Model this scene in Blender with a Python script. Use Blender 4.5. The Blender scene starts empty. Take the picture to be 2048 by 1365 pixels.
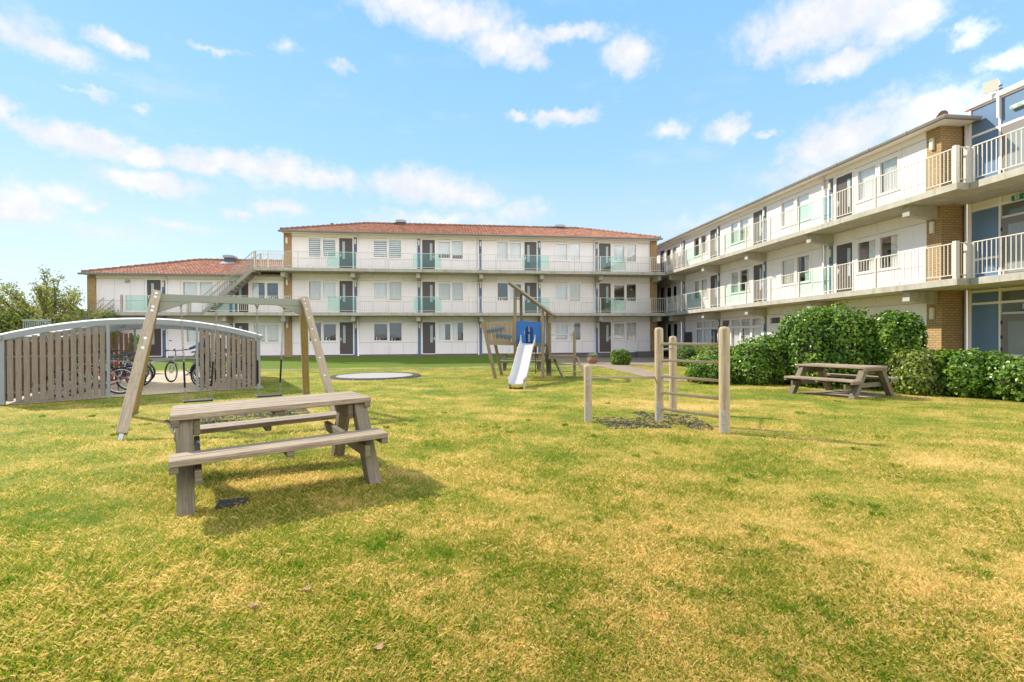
# Courtyard lawn with playground in front of white gallery flats
SUN_E = 3.3
EXPO = 1.08
SKY_S = 0.13
SKY_TINT = 0.9
SKY_LOW, SKY_MID, SKY_HIGH = (2.75, 3.35, 3.8), (1.50, 2.70, 4.1), (1.0, 2.25, 4.1)
CLOUD_A, CLOUD_B = (3.15, 3.4, 3.7), (3.85, 3.88, 3.9)
GN1, GN2 = 1000000, 130000
FILL_CLOUD_GAIN = 3.2
CLOUDS = [(-37.9, 24.2, 3.22, 1.55, 0.55), (-36.4, 23.5, 3.23, 1.07, 1), (-31.6, 25.4, 1.78, 0.82, 0.9), (-38.9, 18.0, 1.13, 1.03, 0.9), (-36.3, 17.1, 2.32, 1.09, 1), (-33.2, 17.0, 3.23, 1.31, 1), (-29.8, 16.8, 2.24, 1.03, 1), (-25.3, 17.2, 2.92, 1.17, 1), (-21.8, 17.5, 3.59, 1.21, 1), (-18.1, 17.4, 4.31, 1.64, 1), (-13.7, 17.1, 3.58, 1.3, 0.9), (-29.1, 14.4, 4.27, 1.06, 1), (-37.8, 11.1, 2.49, 1.68, 0.9), (-35.2, 12.4, 1.92, 0.91, 0.7), (-33.4, 11.8, 0.88, 0.64, 0.8), (-21.9, 12.9, 1.34, 0.63, 0.9), (-18.3, 13.7, 2.39, 1.0, 0.8), (-3.4, 17.1, 5.93, 1.89, 1), (1.5, 16.1, 4.93, 1.4, 0.9), (-0.5, 13.5, 9.15, 0.99, 0.6), (-27.0, 11.0, 2.81, 0.61, 0.5), (-32.9, 9.5, 5.16, 0.79, 0.4), (-4.4, 33.6, 6.16, 1.43, 1), (1.3, 32.8, 6.35, 1.73, 1), (6.6, 31.1, 4.38, 1.71, 1), (9.2, 29.7, 2.63, 0.97, 0.8), (13.6, 31.7, 4.91, 0.8, 0.9), (20.9, 29.4, 2.76, 1.81, 1), (13.5, 24.1, 3.82, 0.77, 0.95), (8.0, 24.6, 1.41, 0.48, 0.8), (25.2, 22.2, 2.23, 0.86, 0.7), (30.9, 21.3, 2.07, 1.12, 0.95), (34.7, 20.3, 1.02, 0.37, 0.6), (41.2, 28.6, 8.48, 2.31, 1), (36.1, 27.8, 3.37, 1.12, 0.9), (45.7, 26.7, 3.41, 1.53, 1), (41.2, 24.9, 3.55, 1.19, 0.95), (50.4, 24.3, 1.4, 0.85, 0.8), (38.7, 24.1, 0.85, 0.37, 0.6), (52.8, 21.4, 1.72, 0.85, 0.8), (41.6, 18.6, 4.4, 2.08, 1), (39.5, 17.9, 3.35, 1.79, 0.9), (47.5, 19.0, 3.93, 2.19, 0.9), (45.0, 20.7, 2.2, 1.21, 0.6), (37.4, 15.9, 4.82, 1.12, 0.5), (-23.9, 27.0, 2.66, 0.36, 0.45), (-17.3, 28.7, 1.45, 0.66, 0.5), (-12.0, 27.8, 1.67, 0.43, 0.45), (-33.5, 21.2, 1.95, 0.31, 0.55), (-29.8, 20.8, 0.9, 0.33, 0.4), (8.2, 14.5, 3.52, 1.21, 0.6), (27.3, 12.0, 4.65, 1.05, 0.4), (31.3, 13.4, 2.93, 0.71, 0.3), (-80, 22, 16, 4, 1), (-120, 30, 14, 5, 1), (95, 24, 26, 12, 1), (120, 40, 34, 16, 1), (150, 22, 30, 14, 1), (175, 45, 30, 18, 1), (-165, 22, 26, 12, 1), (-150, 50, 26, 14, 1), (130, 65, 40, 12, 1), (-60, 50, 12, 6, 0.9), (60, 55, 12, 6, 0.9), (0, 70, 20, 6, 0.9)]  # the big banks behind the camera are unseen, added as fill light
import bpy, math, random
import numpy as np
from mathutils import Vector, Matrix
random.seed(7)
RNG = np.random.default_rng(11)
R = math.radians
S = bpy.context.scene
COL = S.collection

# ---------------------------------------------------------------- camera
cam_d = bpy.data.cameras.new("camera")
cam = bpy.data.objects.new("camera", cam_d)
COL.objects.link(cam)
YAW, PITCH, ROLL = R(7.2), R(0.30), R(0.29)
fw = Vector((math.sin(YAW)*math.cos(PITCH), math.cos(YAW)*math.cos(PITCH), -math.sin(PITCH)))
r0 = Vector((math.cos(YAW), -math.sin(YAW), 0))
u0 = r0.cross(fw)
cr, sr = math.cos(ROLL), math.sin(ROLL)
rt = r0*cr - u0*sr
up = r0*sr + u0*cr
M = Matrix((rt, up, -fw)).transposed().to_4x4()
M.translation = Vector((0, 0, 1.3))
cam.matrix_world = M
cam_d.sensor_width = 36
cam_d.lens = 36*975/2048
cam_d.clip_end = 3000
S.camera = cam

# ---------------------------------------------------------------- sun, sky, exposure
TO_SUN = Vector((-1.02, 0.72, 1.02)).normalized()
sun_d = bpy.data.lights.new("sun", 'SUN')
sun_d.energy = SUN_E
sun_d.angle = R(1.2)
sun_d.color = (1.0, 0.93, 0.80)
sun = bpy.data.objects.new("sun", sun_d)
COL.objects.link(sun)
sun.rotation_euler = (-TO_SUN).to_track_quat('-Z', 'Y').to_euler()
sun.location = (-20, 20, 40)
S.view_settings.view_transform = 'Standard'
S.view_settings.look = 'None'
S.view_settings.gamma = 1
S.view_settings.exposure = EXPO

W = bpy.data.worlds.new("World")
S.world = W
W.use_nodes = True
wt = W.node_tree
wt.nodes.clear()

class NT:
    """small helper to wire shader nodes"""
    def __init__(s, tree): s.t = tree
    def n(s, kind, **kw):
        nd = s.t.nodes.new(kind)
        for k, v in kw.items():
            if k.startswith('i_'):
                key = k[2:]
                key = int(key) if key.isdigit() else key.replace('_', ' ')
                s.set(nd, key, v)
            else:
                setattr(nd, k, v)
        return nd
    def set(s, nd, key, v):
        if isinstance(v, bpy.types.NodeSocket): s.t.links.new(v, nd.inputs[key])
        else: nd.inputs[key].default_value = v
    def math(s, op, a, b=None, clamp=False):
        nd = s.t.nodes.new('ShaderNodeMath'); nd.operation = op; nd.use_clamp = clamp
        s.set(nd, 0, a)
        if b is not None: s.set(nd, 1, b)
        return nd.outputs[0]
    def vmath(s, op, a, b=None):
        nd = s.t.nodes.new('ShaderNodeVectorMath'); nd.operation = op
        s.set(nd, 0, a)
        if b is not None: s.set(nd, 1, b)
        return nd.outputs['Value'] if op in ('LENGTH', 'DOT_PRODUCT', 'DISTANCE') else nd.outputs[0]
    def mix(s, fac, a, b, blend='MIX'):
        nd = s.t.nodes.new('ShaderNodeMix'); nd.data_type = 'RGBA'; nd.blend_type = blend
        s.set(nd, 0, fac)
        for k, v in ((6, a), (7, b)):
            if not isinstance(v, bpy.types.NodeSocket) and len(v) == 3: v = (*v, 1)
            s.set(nd, k, v)
        return nd.outputs[2]
    def noise(s, vec, scale, detail=3, rough=0.55, out=0):
        nd = s.t.nodes.new('ShaderNodeTexNoise')
        s.set(nd, 'Vector', vec); s.set(nd, 'Scale', scale); s.set(nd, 'Detail', detail); s.set(nd, 'Roughness', rough)
        return nd.outputs[out]
    def ramp(s, fac, stops, interp='LINEAR'):
        nd = s.t.nodes.new('ShaderNodeValToRGB'); cr_ = nd.color_ramp; cr_.interpolation = interp
        while len(cr_.elements) < len(stops): cr_.elements.new(0.5)
        for e, (p, c) in zip(cr_.elements, stops):
            e.position = p
            e.color = (c, c, c, 1) if isinstance(c, (int, float)) else (*c, 1)
        s.set(nd, 0, fac)
        return nd.outputs[0]
    def smooth(s, v, a, b):
        nd = s.t.nodes.new('ShaderNodeMapRange'); nd.interpolation_type = 'SMOOTHSTEP'; nd.clamp = True
        s.set(nd, 0, v); s.set(nd, 1, a); s.set(nd, 2, b)
        return nd.outputs[0]

w = NT(wt)
sky = w.n('ShaderNodeTexSky', sky_type='NISHITA', sun_disc=False)
sky.sun_elevation = math.asin(TO_SUN.z)
sky.sun_rotation = math.atan2(TO_SUN.x, TO_SUN.y)
sky.altitude = 0; sky.air_density = 1.0; sky.dust_density = 0.2; sky.ozone_density = 1.2
tc = w.n('ShaderNodeTexCoord')
sep = w.n('ShaderNodeSeparateXYZ', i_0=tc.outputs['Generated'])
az = w.math('MULTIPLY', w.math('ARCTAN2', sep.outputs[0], sep.outputs[1]), 57.2958)
el = w.math('MULTIPLY', w.math('ARCSINE', sep.outputs[2]), 57.2958)
# pale summer sky: whiter towards the horizon
tint = w.ramp(w.smooth(el, 0.0, 42.0), [(0.0, SKY_LOW), (0.45, SKY_MID), (1.0, SKY_HIGH)])
skyc = w.mix(SKY_TINT, sky.outputs[0], tint)
# clouds, each given by azimuth, elevation, half width, half height in degrees and opacity
CL = CLOUDS
comb = w.n('ShaderNodeCombineXYZ', i_0=az, i_1=el)
wv = w.n('ShaderNodeTexNoise', i_Vector=comb.outputs[0], i_Scale=0.42, i_Detail=6.0, i_Roughness=0.62)
wsub = w.vmath('SUBTRACT', wv.outputs['Color'], (0.5, 0.5, 0.5))
warp = w.vmath('MULTIPLY', wsub, (5.0, 3.2, 0.0))
pw = w.vmath('ADD', comb.outputs[0], warp)
field = None
for (a, e_, ra, re, op) in CL:
    d = w.vmath('MULTIPLY', w.vmath('SUBTRACT', pw, (a, e_, 0)), (1/ra, 1/re, 0))
    v = w.math('MULTIPLY', w.math('SUBTRACT', 1.35, w.vmath('LENGTH', d)), op)
    field = v if field is None else w.math('MAXIMUM', field, v)
fn = w.noise(comb.outputs[0], 0.7, 8, 0.62)
fld = w.math('ADD', field, w.math('MULTIPLY', w.math('SUBTRACT', fn, 0.5), 0.9))
dens = w.math('MULTIPLY', w.smooth(fld, -0.10, 1.0), 0.93)
# body shading of the clouds: a little bluish where thin or low in the cloud
fn2 = w.noise(comb.outputs[0], 0.28, 5, 0.6)
ccol = w.mix(w.smooth(fn2, 0.35, 0.68), CLOUD_A, CLOUD_B)
# clouds away from the sun, out of view, boosted as added facade fill
opp = w.vmath('DOT_PRODUCT', tc.outputs['Generated'], (0.82, -0.57, 0.0))
gain = w.math('ADD', 1.0, w.math('MULTIPLY', w.smooth(opp, 0.12, 0.75), FILL_CLOUD_GAIN))
gv = w.n('ShaderNodeCombineXYZ', i_0=gain, i_1=w.math('MULTIPLY', gain, 0.965), i_2=w.math('MULTIPLY', gain, 0.945))
ccol = w.vmath('MULTIPLY', ccol, gv.outputs[0])
# wispy veil elsewhere
veil = w.math('MULTIPLY', w.smooth(w.noise(w.vmath('MULTIPLY', comb.outputs[0], (0.35, 1.0, 1.0)), 0.16, 7, 0.65), 0.52, 0.8), 0.35)
dens = w.math('MAXIMUM', dens, veil)
out_c = w.mix(dens, skyc, ccol)
bg = w.n('ShaderNodeBackground', i_Color=out_c, i_Strength=SKY_S)
wo = w.n('ShaderNodeOutputWorld')
wt.links.new(bg.outputs[0], wo.inputs[0])
W.cycles.sampling_method = 'MANUAL'
W.cycles.sample_map_resolution = 512
# ---------------------------------------------------------------- scene helpers
WL = {}
def tag(o, label=None, cat=None, group=None, kind=None):
    if label: o['label'] = label
    if cat: o['category'] = cat
    if group: o['group'] = group
    if kind: o['kind'] = kind
    return o
def thing(name, label, cat, loc=(0, 0, 0), rotz=0.0, group=None):
    o = bpy.data.objects.new(name, None)
    COL.objects.link(o)
    o.empty_display_size = 0.2
    o.location = loc; o.rotation_euler = (0, 0, rotz)
    WL[o.name] = Vector(loc)
    return tag(o, label, cat, group)
def dup(root, loc, rotz, label, group=None):
    r = root.copy(); COL.objects.link(r); r.location = loc; r.rotation_euler = (0, 0, rotz)
    r['label'] = label
    if group: r['group'] = group
    for ch in list(root.children):
        c = ch.copy(); COL.objects.link(c); c.parent = r
        for g in list(ch.children):
            d = g.copy(); COL.objects.link(d); d.parent = c
    return r

class MB:
    """collects faces of one mesh"""
    def __init__(s): s.v = []; s.f = []; s.uv = []; s.mi = []; s.sm = []
    def face(s, pts, uvs=None, m=0, smooth=False):
        b = len(s.v); s.v += [tuple(p) for p in pts]
        s.f.append(tuple(range(b, b+len(pts))))
        s.uv.append(uvs or [(0, 0)]*len(pts)); s.mi.append(m); s.sm.append(smooth)
    def obox(s, c, ax, ay, az, m=0):
        c, ax, ay, az = Vector(c), Vector(ax), Vector(ay), Vector(az)
        A = [ax, ay, az]; L = [a.length for a in A]
        k = max(range(3), key=lambda i: L[i])
        ou, ov = random.random()*7, random.random()*7
        b = len(s.v)
        sg = [(-1, -1, -1), (1, -1, -1), (1, 1, -1), (-1, 1, -1), (-1, -1, 1), (1, -1, 1), (1, 1, 1), (-1, 1, 1)]
        s.v += [tuple(c+ax*i+ay*j+az*l) for i, j, l in sg]
        for f in ((0, 3, 2, 1), (4, 5, 6, 7), (0, 1, 5, 4), (1, 2, 6, 5), (2, 3, 7, 6), (3, 0, 4, 7)):
            s.f.append(tuple(b+q for q in f)); s.mi.append(m); s.sm.append(False)
            co = [sg[q] for q in f]
            var = [i for i in range(3) if len({x[i] for x in co}) > 1]
            if k in var: o = [i for i in var if i != k][0]; uu = k
            else: uu, o = var
            fl = (0.31*sum(x[i] for x in co for i in range(3) if i not in var))
            sc = 0.12 if k not in var else 1
            s.uv.append([(ou+x[uu]*L[uu]*sc, ov+fl+x[o]*L[o]) for x in co])
    def box(s, x0, y0, z0, x1, y1, z1, m=0):
        s.obox(((x0+x1)/2, (y0+y1)/2, (z0+z1)/2), (abs(x1-x0)/2, 0, 0), (0, abs(y1-y0)/2, 0), (0, 0, abs(z1-z0)/2), m)
    def beam(s, p, q, w_, h, upv=(0, 0, 1), m=0):
        p, q = Vector(p), Vector(q); d = q-p; L = d.length; d.normalize()
        sx = d.cross(Vector(upv))
        if sx.length < 1e-4: sx = d.cross(Vector((0, 1, 0)))
        sx.normalize(); sz = sx.cross(d)
        s.obox((p+q)/2, d*L/2, sx*w_/2, sz*h/2, m)
    def tube(s, pts, r, n=8, caps=True, m=0, closed=False):
        pts = [Vector(p) for p in pts]
        rs = r if isinstance(r, (list, tuple)) else [r]*len(pts)
        b = len(s.v); N = len(pts); prev = None; run = random.random()*5
        rings = []
        for i, p in enumerate(pts):
            if closed: t = pts[(i+1) % N]-pts[i-1]
            else: t = pts[min(i+1, N-1)]-pts[max(i-1, 0)]
            t.normalize()
            if prev is None:
                a = t.orthogonal().normalized()
            else:
                a = prev-t*prev.dot(t)
                if a.length < 1e-5: a = t.orthogonal()
                a.normalize()
            prev = a; c = t.cross(a)
            if i: run += (p-pts[i-1]).length
            rings.append(run)
            for k in range(n):
                th = 2*math.pi*k/n
                s.v.append(tuple(p+(a*math.cos(th)+c*math.sin(th))*rs[i]))
        for i in range(N if closed else N-1):
            j = (i+1) % N
            for k in range(n):
                k2 = (k+1) % n
                s.f.append((b+i*n+k, b+i*n+k2, b+j*n+k2, b+j*n+k)); s.mi.append(m); s.sm.append(True)
                v0, v1 = k/n*.3, (k+1)/n*.3
                s.uv.append([(rings[i], v0), (rings[i], v1), (rings[j], v1), (rings[j], v0)])
        if caps and not closed:
            for base in (b, b+(N-1)*n):
                s.f.append(tuple(range(base, base+n))); s.mi.append(m); s.sm.append(False)
                s.uv.append([(s.v[q][0]*.2, s.v[q][1]) for q in range(base, base+n)])
    def lathe(s, prof, c=(0, 0, 0), n=20, m=0):
        c = Vector(c); b = len(s.v); run = 0; hs = []
        for i, (r, z) in enumerate(prof):
            if i: run += math.hypot(r-prof[i-1][0], z-prof[i-1][1])
            hs.append(run)
            for k in range(n):
                th = 2*math.pi*k/n
                s.v.append((c.x+r*math.cos(th), c.y+r*math.sin(th), c.z+z))
        for i in range(len(prof)-1):
            for k in range(n):
                k2 = (k+1) % n
                s.f.append((b+i*n+k, b+i*n+k2, b+(i+1)*n+k2, b+(i+1)*n+k)); s.mi.append(m); s.sm.append(True)
                s.uv.append([(hs[i], k/n*.4), (hs[i], (k+1)/n*.4), (hs[i+1], (k+1)/n*.4), (hs[i+1], k/n*.4)])
    def grid(s, P, m=0, smooth=True, uvf=None):
        b = len(s.v); A, B = len(P), len(P[0])
        for row in P: s.v += [tuple(p) for p in row]
        for i in range(A-1):
            for j in range(B-1):
                s.f.append((b+i*B+j, b+i*B+j+1, b+(i+1)*B+j+1, b+(i+1)*B+j)); s.mi.append(m); s.sm.append(smooth)
                q = [(i, j), (i, j+1), (i+1, j+1), (i+1, j)]
                s.uv.append([uvf(*x) if uvf else x for x in q])
    def prism(s, poly, off, m=0):
        """polygon (3d points) extruded by vector off"""
        off = Vector(off); P = [Vector(p) for p in poly]; Q = [p+off for p in P]
        o = random.random()*5
        uvp = lambda pp: [(o+p.z*1.0+p.x*.02, o+p.x+p.y) for p in pp]
        s.face(P[::-1], uvp(P[::-1]), m); s.face(Q, uvp(Q), m)
        for i in range(len(P)):
            j = (i+1) % len(P)
            q = [P[i], P[j], Q[j], Q[i]]
            s.face(q, [(o+p.z, o+p.x+p.y) for p in q], m)
    def build(s, name, mats, parent=None, world=False, bevel=0, seg=1, weld=False):
        if not isinstance(mats, (list, tuple)): mats = [mats]
        me = bpy.data.meshes.new(name)
        off = Vector((0, 0, 0))
        if world and parent is not None: off = WL[parent.name]
        vs = [(x-off.x, y-off.y, z-off.z) for x, y, z in s.v] if off.length else s.v
        me.from_pydata(vs, [], s.f)
        for mt in mats: me.materials.append(mt)
        me.polygons.foreach_set('material_index', s.mi)
        me.polygons.foreach_set('use_smooth', s.sm)
        uvl = me.uv_layers.new(name='UVMap')
        flat = [c for f in s.uv for t in f for c in t]
        uvl.data.foreach_set('uv', flat)
        me.update()
        o = bpy.data.objects.new(name, me)
        COL.objects.link(o)
        if parent is not None:
            o.parent = parent; WL[o.name] = WL[parent.name]
        else: WL[o.name] = Vector((0, 0, 0))
        if bevel:
            b = o.modifiers.new('edge', 'BEVEL'); b.width = bevel; b.segments = seg; b.limit_method = 'ANGLE'; b.angle_limit = R(50)
        return o

def np_mesh(name, V, F, mat_, parent=None, rnd=None, smooth=False):
    """mesh from numpy arrays: V (n,3), F (m,k) with equal k; rnd one value per face"""
    me = bpy.data.meshes.new(name)
    n, (m, k) = len(V), F.shape
    me.vertices.add(n); me.vertices.foreach_set('co', V.astype(np.float32).ravel())
    me.loops.add(m*k); me.loops.foreach_set('vertex_index', F.astype(np.int32).ravel())
    me.polygons.add(m)
    me.polygons.foreach_set('loop_start', np.arange(0, m*k, k, dtype=np.int32))
    me.update(calc_edges=True)
    if rnd is not None:
        at = me.attributes.new('rnd', 'FLOAT', 'FACE'); at.data.foreach_set('value', rnd.astype(np.float32))
    me.polygons.foreach_set('use_smooth', np.full(m, smooth))
    me.materials.append(mat_)
    me.validate()
    o = bpy.data.objects.new(name, me); COL.objects.link(o)
    if parent is not None: o.parent = parent; WL[o.name] = WL[parent.name]
    return o

# ---------------------------------------------------------------- materials
def new_mat(name):
    m = bpy.data.materials.new(name); m.use_nodes = True
    t = m.node_tree; t.nodes.clear()
    k = NT(t)
    out = k.n('ShaderNodeOutputMaterial')
    b = k.n('ShaderNodeBsdfPrincipled')
    t.links.new(b.outputs[0], out.inputs[0])
    return m, k, b, out
def setp(k, b, **kw):
    for key, v in kw.items():
        key = key.replace('_', ' ')
        if isinstance(v, tuple) and len(v) == 3: v = (*v, 1)
        k.set(b, key, v)
def bump(k, b, h, strength=0.3, dist=0.01):
    nd = k.n('ShaderNodeBump', i_Height=h, i_Strength=strength, i_Distance=dist)
    k.t.links.new(nd.outputs[0], b.inputs['Normal'])
def objco(k): return k.n('ShaderNodeNewGeometry').outputs['Position']
def scaled(k, v, s): return k.vmath('MULTIPLY', v, s)

def paint(name, col, rough=0.5, var=0.06, dirt=0.12, dirtcol=(0.33, 0.29, 0.22), scale=1.3, **kw):
    m, k, b, o = new_mat(name)
    P = objco(k)
    n1 = k.noise(P, scale, 5, .6)
    n2 = k.noise(scaled(k, P, (2.5, 2.5, .35)), 2.2, 4, .65)
    c = k.mix(k.math('MULTIPLY', k.smooth(n1, .3, .75), var), col, tuple(x*.72 for x in col))
    c = k.mix(k.math('MULTIPLY', k.smooth(n2, .52, .8), dirt), c, dirtcol)
    setp(k, b, Base_Color=c, Roughness=rough, **kw)
    return m
def plain(name, col, rough=0.5, **kw):
    m, k, b, o = new_mat(name)
    n1 = k.noise(objco(k), 9, 3, .6)
    c = k.mix(k.math('MULTIPLY', k.smooth(n1, .3, .7), .18), col, tuple(x*.75 for x in col))
    setp(k, b, Base_Color=c, Roughness=rough, **kw)
    return m

WHITE = paint('white_panel', (0.875, 0.79, 0.76), .42, .06, .22)
WHITE_TRIM = paint('white_trim', (0.885, 0.80, 0.77), .4, .04, .1)
RAILW = paint('rail_paint', (0.66, 0.60, 0.50), .45, .08, .2)
GREYRAIL = paint('rail_bare', (0.36, 0.33, 0.27), .5, .1, .2)
DOOR = paint('door_paint', (0.088, 0.068, 0.060), .38, .1, .06)
BLUE = paint('blue_panel', (0.125, 0.20, 0.315), .30, .06, .06)
POSTBLUE = paint('blue_post', (0.105, 0.165, 0.26), .4, .08, .08)
FADEBLUE = paint('faded_blue', (0.055, 0.125, 0.20), .6, .3, .5, (.16, .14, .10), 7)
PLAYBLUE = paint('play_blue', (0.025, 0.14, 0.42), .45, .2, .25, (0.10, .10, .12), 5)
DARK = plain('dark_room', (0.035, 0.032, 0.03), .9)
BLACK = plain('black_rubber', (0.022, 0.022, 0.022), .65)
LAMP = plain('lamp_cover', (0.74, 0.66, 0.50), .4)
STEEL = paint('galvanised', (0.40, 0.44, 0.46), .38, .2, .15, (.3, .3, .28), 6, Metallic=.35)
SHEDSTEEL = paint('shed_steel', (0.225, 0.238, 0.235), .45, .12, .2, (.3, .3, .26), 3)
BEAMGREEN = paint('swing_beam', (0.235, 0.245, 0.195), .55, .25, .35, (.33, .33, .28), 9)
ZINC = paint('zinc_gutter', (0.23, 0.22, 0.19), .5, .2, .25, (.16, .15, .12), 4)
CHROME = plain('bright_metal', (0.62, 0.62, 0.62), .25, Metallic=.9)
CHAINM = plain('chain_metal', (0.30, 0.27, 0.23), .4, Metallic=.5)
SLIDE = paint('slide_plastic', (0.54, 0.495, 0.445), .3, .06, .15, (.5, .47, .42), 4)
CURTAIN = plain('curtain_cloth', (0.66, 0.645, 0.60), .9)
NETC = plain('net_curtain', (0.74, 0.735, 0.71), .9)
SKIN = plain('skin', (0.52, 0.33, 0.24), .5)
JACKET = plain('jacket_cloth', (0.035, 0.16, 0.30), .8)
TROUSER = plain('trouser_cloth', (0.012, 0.012, 0.014), .85)
HAIR = plain('hair', (0.03, 0.022, 0.016), .6)
GREENSIGN = plain('sign_green', (0.01, 0.20, 0.09), .4)
PALESIGN = plain('sign_pale', (0.55, 0.75, 0.60), .4)
SIGNBLUE = plain('sign_blue', (0.02, 0.08, 0.28), .4)
TERRA = paint('terracotta_brick', (0.30, 0.13, 0.08), .8, .3, .3, (.2, .15, .1), 8)

def concrete(name, col, dark=.45):
    m, k, b, o = new_mat(name)
    P = objco(k)
    n1 = k.noise(P, 2.2, 6, .65); n2 = k.noise(P, 24, 3, .6); n3 = k.noise(scaled(k, P, (3.5, 3.5, .6)), 1.6, 4, .6)
    c = k.mix(k.smooth(n1, .3, .75), col, tuple(x*.74 for x in col))
    c = k.mix(k.math('MULTIPLY', k.smooth(n3, .5, .75), dark), c, (0.17, 0.14, 0.085))
    c = k.mix(k.math('MULTIPLY', n2, .25), c, tuple(x*.6 for x in col))
    setp(k, b, Base_Color=c, Roughness=.85); bump(k, b, n2, .25, .01)
    return m
CONC = concrete('concrete', (0.50, 0.455, 0.37))
CONCD = concrete('concrete_plinth', (0.17, 0.15, 0.135))
def brick(name, c1, c2, mortar):
    m, k, b, o = new_mat(name)
    P = objco(k); sp = k.n('ShaderNodeSeparateXYZ', i_0=P)
    v = k.n('ShaderNodeCombineXYZ', i_0=k.math('ADD', sp.outputs[0], sp.outputs[1]), i_1=sp.outputs[2])
    t = k.n('ShaderNodeTexBrick', i_Vector=v.outputs[0], i_Color1=(*c1, 1), i_Color2=(*c2, 1), i_Mortar=(*mortar, 1), i_Scale=1.0)
    t.inputs['Brick Width'].default_value = .21; t.inputs['Row Height'].default_value = .083
    t.inputs['Mortar Size'].default_value = .009; t.inputs['Mortar Smooth'].default_value = .2; t.inputs['Bias'].default_value = 0
    n = k.noise(P, 14, 4, .6); n2 = k.noise(P, .9, 4, .6)
    c = k.mix(k.math('MULTIPLY', n, .4), t.outputs[0], tuple(x*.6 for x in c1))
    c = k.mix(k.math('MULTIPLY', k.smooth(n2, .45, .75), .25), c, (0.20, .15, .09))
    setp(k, b, Base_Color=c, Roughness=.85)
    bump(k, b, t.outputs['Fac'], -.5, .01)
    return m
BRICK = brick('yellow_brick', (0.42, 0.255, 0.105), (0.51, 0.325, 0.145), (0.14, 0.105, 0.065))
def rooftile():
    m, k, b, o = new_mat('roof_tile')
    uv = k.n('ShaderNodeUVMap').outputs[0]
    fl = k.vmath('FLOOR', uv)
    wn = k.n('ShaderNodeTexWhiteNoise', i_Vector=fl)
    P = objco(k); n = k.noise(P, .55, 5, .6); n2 = k.noise(P, 9, 4, .6)
    c = k.ramp(wn.outputs[0], [(0, (0.27, 0.098, 0.052)), (.5, (0.36, 0.145, 0.080)), (1, (0.45, 0.205, 0.12))])
    c = k.mix(k.math('MULTIPLY', k.smooth(n, .5, .8), .45), c, (0.20, .12, .07))
    c = k.mix(k.math('MULTIPLY', k.smooth(n2, .55, .8), .3), c, (0.17, .15, .08))
    fr = k.vmath('FRACTION', uv); s_ = k.n('ShaderNodeSeparateXYZ', i_0=fr)
    setp(k, b, Base_Color=c, Roughness=.8)
    return m
TILE = rooftile()
RIDGE = paint('ridge_tile', (0.26, 0.13, 0.075), .85, .3, .5, (.24, .20, .10), 6)
def wood(name, light, dark_, green=0.0, rough=.8):
    m, k, b, o = new_mat(name)
    uv = k.n('ShaderNodeUVMap').outputs[0]
    g1 = k.noise(scaled(k, uv, (2.2, 55, 1)), 1.0, 5, .65)
    g2 = k.noise(scaled(k, uv, (9, 160, 1)), 1.0, 3, .6)
    g3 = k.noise(scaled(k, uv, (1.3, 9, 1)), 1.0, 4, .6)
    c = k.mix(k.smooth(g1, .32, .70), dark_, light)
    c = k.mix(k.math('MULTIPLY', k.smooth(g2, .53, .72), .75), c, tuple(x*.45 for x in dark_))
    c = k.mix(k.math('MULTIPLY', k.smooth(g3, .5, .78), .45), c, tuple(x*.62 for x in light))
    # knots
    vo = k.n('ShaderNodeTexVoronoi', i_Vector=scaled(k, uv, (1.6, 7, 1)), i_Scale=1.0)
    c = k.mix(k.math('MULTIPLY', k.math('SUBTRACT', 1.0, k.smooth(vo.outputs['Distance'], .03, .13)), .7), c, tuple(x*.4 for x in dark_))
    if green:
        gn = k.noise(objco(k), 3.1, 5, .65)
        c = k.mix(k.math('MULTIPLY', k.smooth(gn, .46, .72), green), c, (0.16, 0.155, 0.055))
    setp(k, b, Base_Color=c, Roughness=rough); bump(k, b, g1, .45, .006)
    return m
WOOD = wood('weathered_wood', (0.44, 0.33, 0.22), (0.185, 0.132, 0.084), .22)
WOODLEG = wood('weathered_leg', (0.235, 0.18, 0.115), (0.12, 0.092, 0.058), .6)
WOODPOLE = wood('pole_wood', (0.49, 0.37, 0.235), (0.35, 0.255, 0.15), .08)
WOODSW = wood('swing_wood', (0.46, 0.355, 0.24), (0.32, 0.24, 0.155), .15)
WOODSWB = wood('swing_wood_dark', (0.36, 0.25, 0.10), (0.24, 0.165, 0.065), .25)
WOODSLAT = wood('slat_wood', (0.265, 0.212, 0.158), (0.165, 0.13, 0.095), .05)
WOODRED = wood('fence_wood', (0.24, 0.125, 0.065), (0.13, 0.07, 0.04), .0)
WOODPLAY = wood('play_wood', (0.36, 0.27, 0.17), (0.22, 0.16, 0.095), .2)

def glassy(name, tint, refl=1.0, ior=1.5):
    m = bpy.data.materials.new(name); m.use_nodes = True
    t = m.node_tree; t.nodes.clear(); k = NT(t)
    o = k.n('ShaderNodeOutputMaterial')
    lw_ = k.n('ShaderNodeLayerWeight', i_Blend=.5)
    sch = k.math('ADD', ior, k.math('MULTIPLY', k.math('POWER', lw_.outputs['Facing'], 4.0), 1-ior))
    f = k.math('MULTIPLY', sch, refl, True)
    tr = k.n('ShaderNodeBsdfTransparent', i_Color=(*tint, 1)); gl = k.n('ShaderNodeBsdfGlossy', i_Color=(1, 1, 1, 1), i_Roughness=.015)
    wob = k.noise(objco(k), 1.1, 2, .5)
    bm = k.n('ShaderNodeBump', i_Height=wob, i_Strength=.04, i_Distance=.05)
    t.links.new(bm.outputs[0], gl.inputs['Normal'])
    mx = k.n('ShaderNodeMixShader'); t.links.new(f, mx.inputs[0]); t.links.new(tr.outputs[0], mx.inputs[1]); t.links.new(gl.outputs[0], mx.inputs[2])
    t.links.new(mx.outputs[0], o.inputs[0])
    return m
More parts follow.
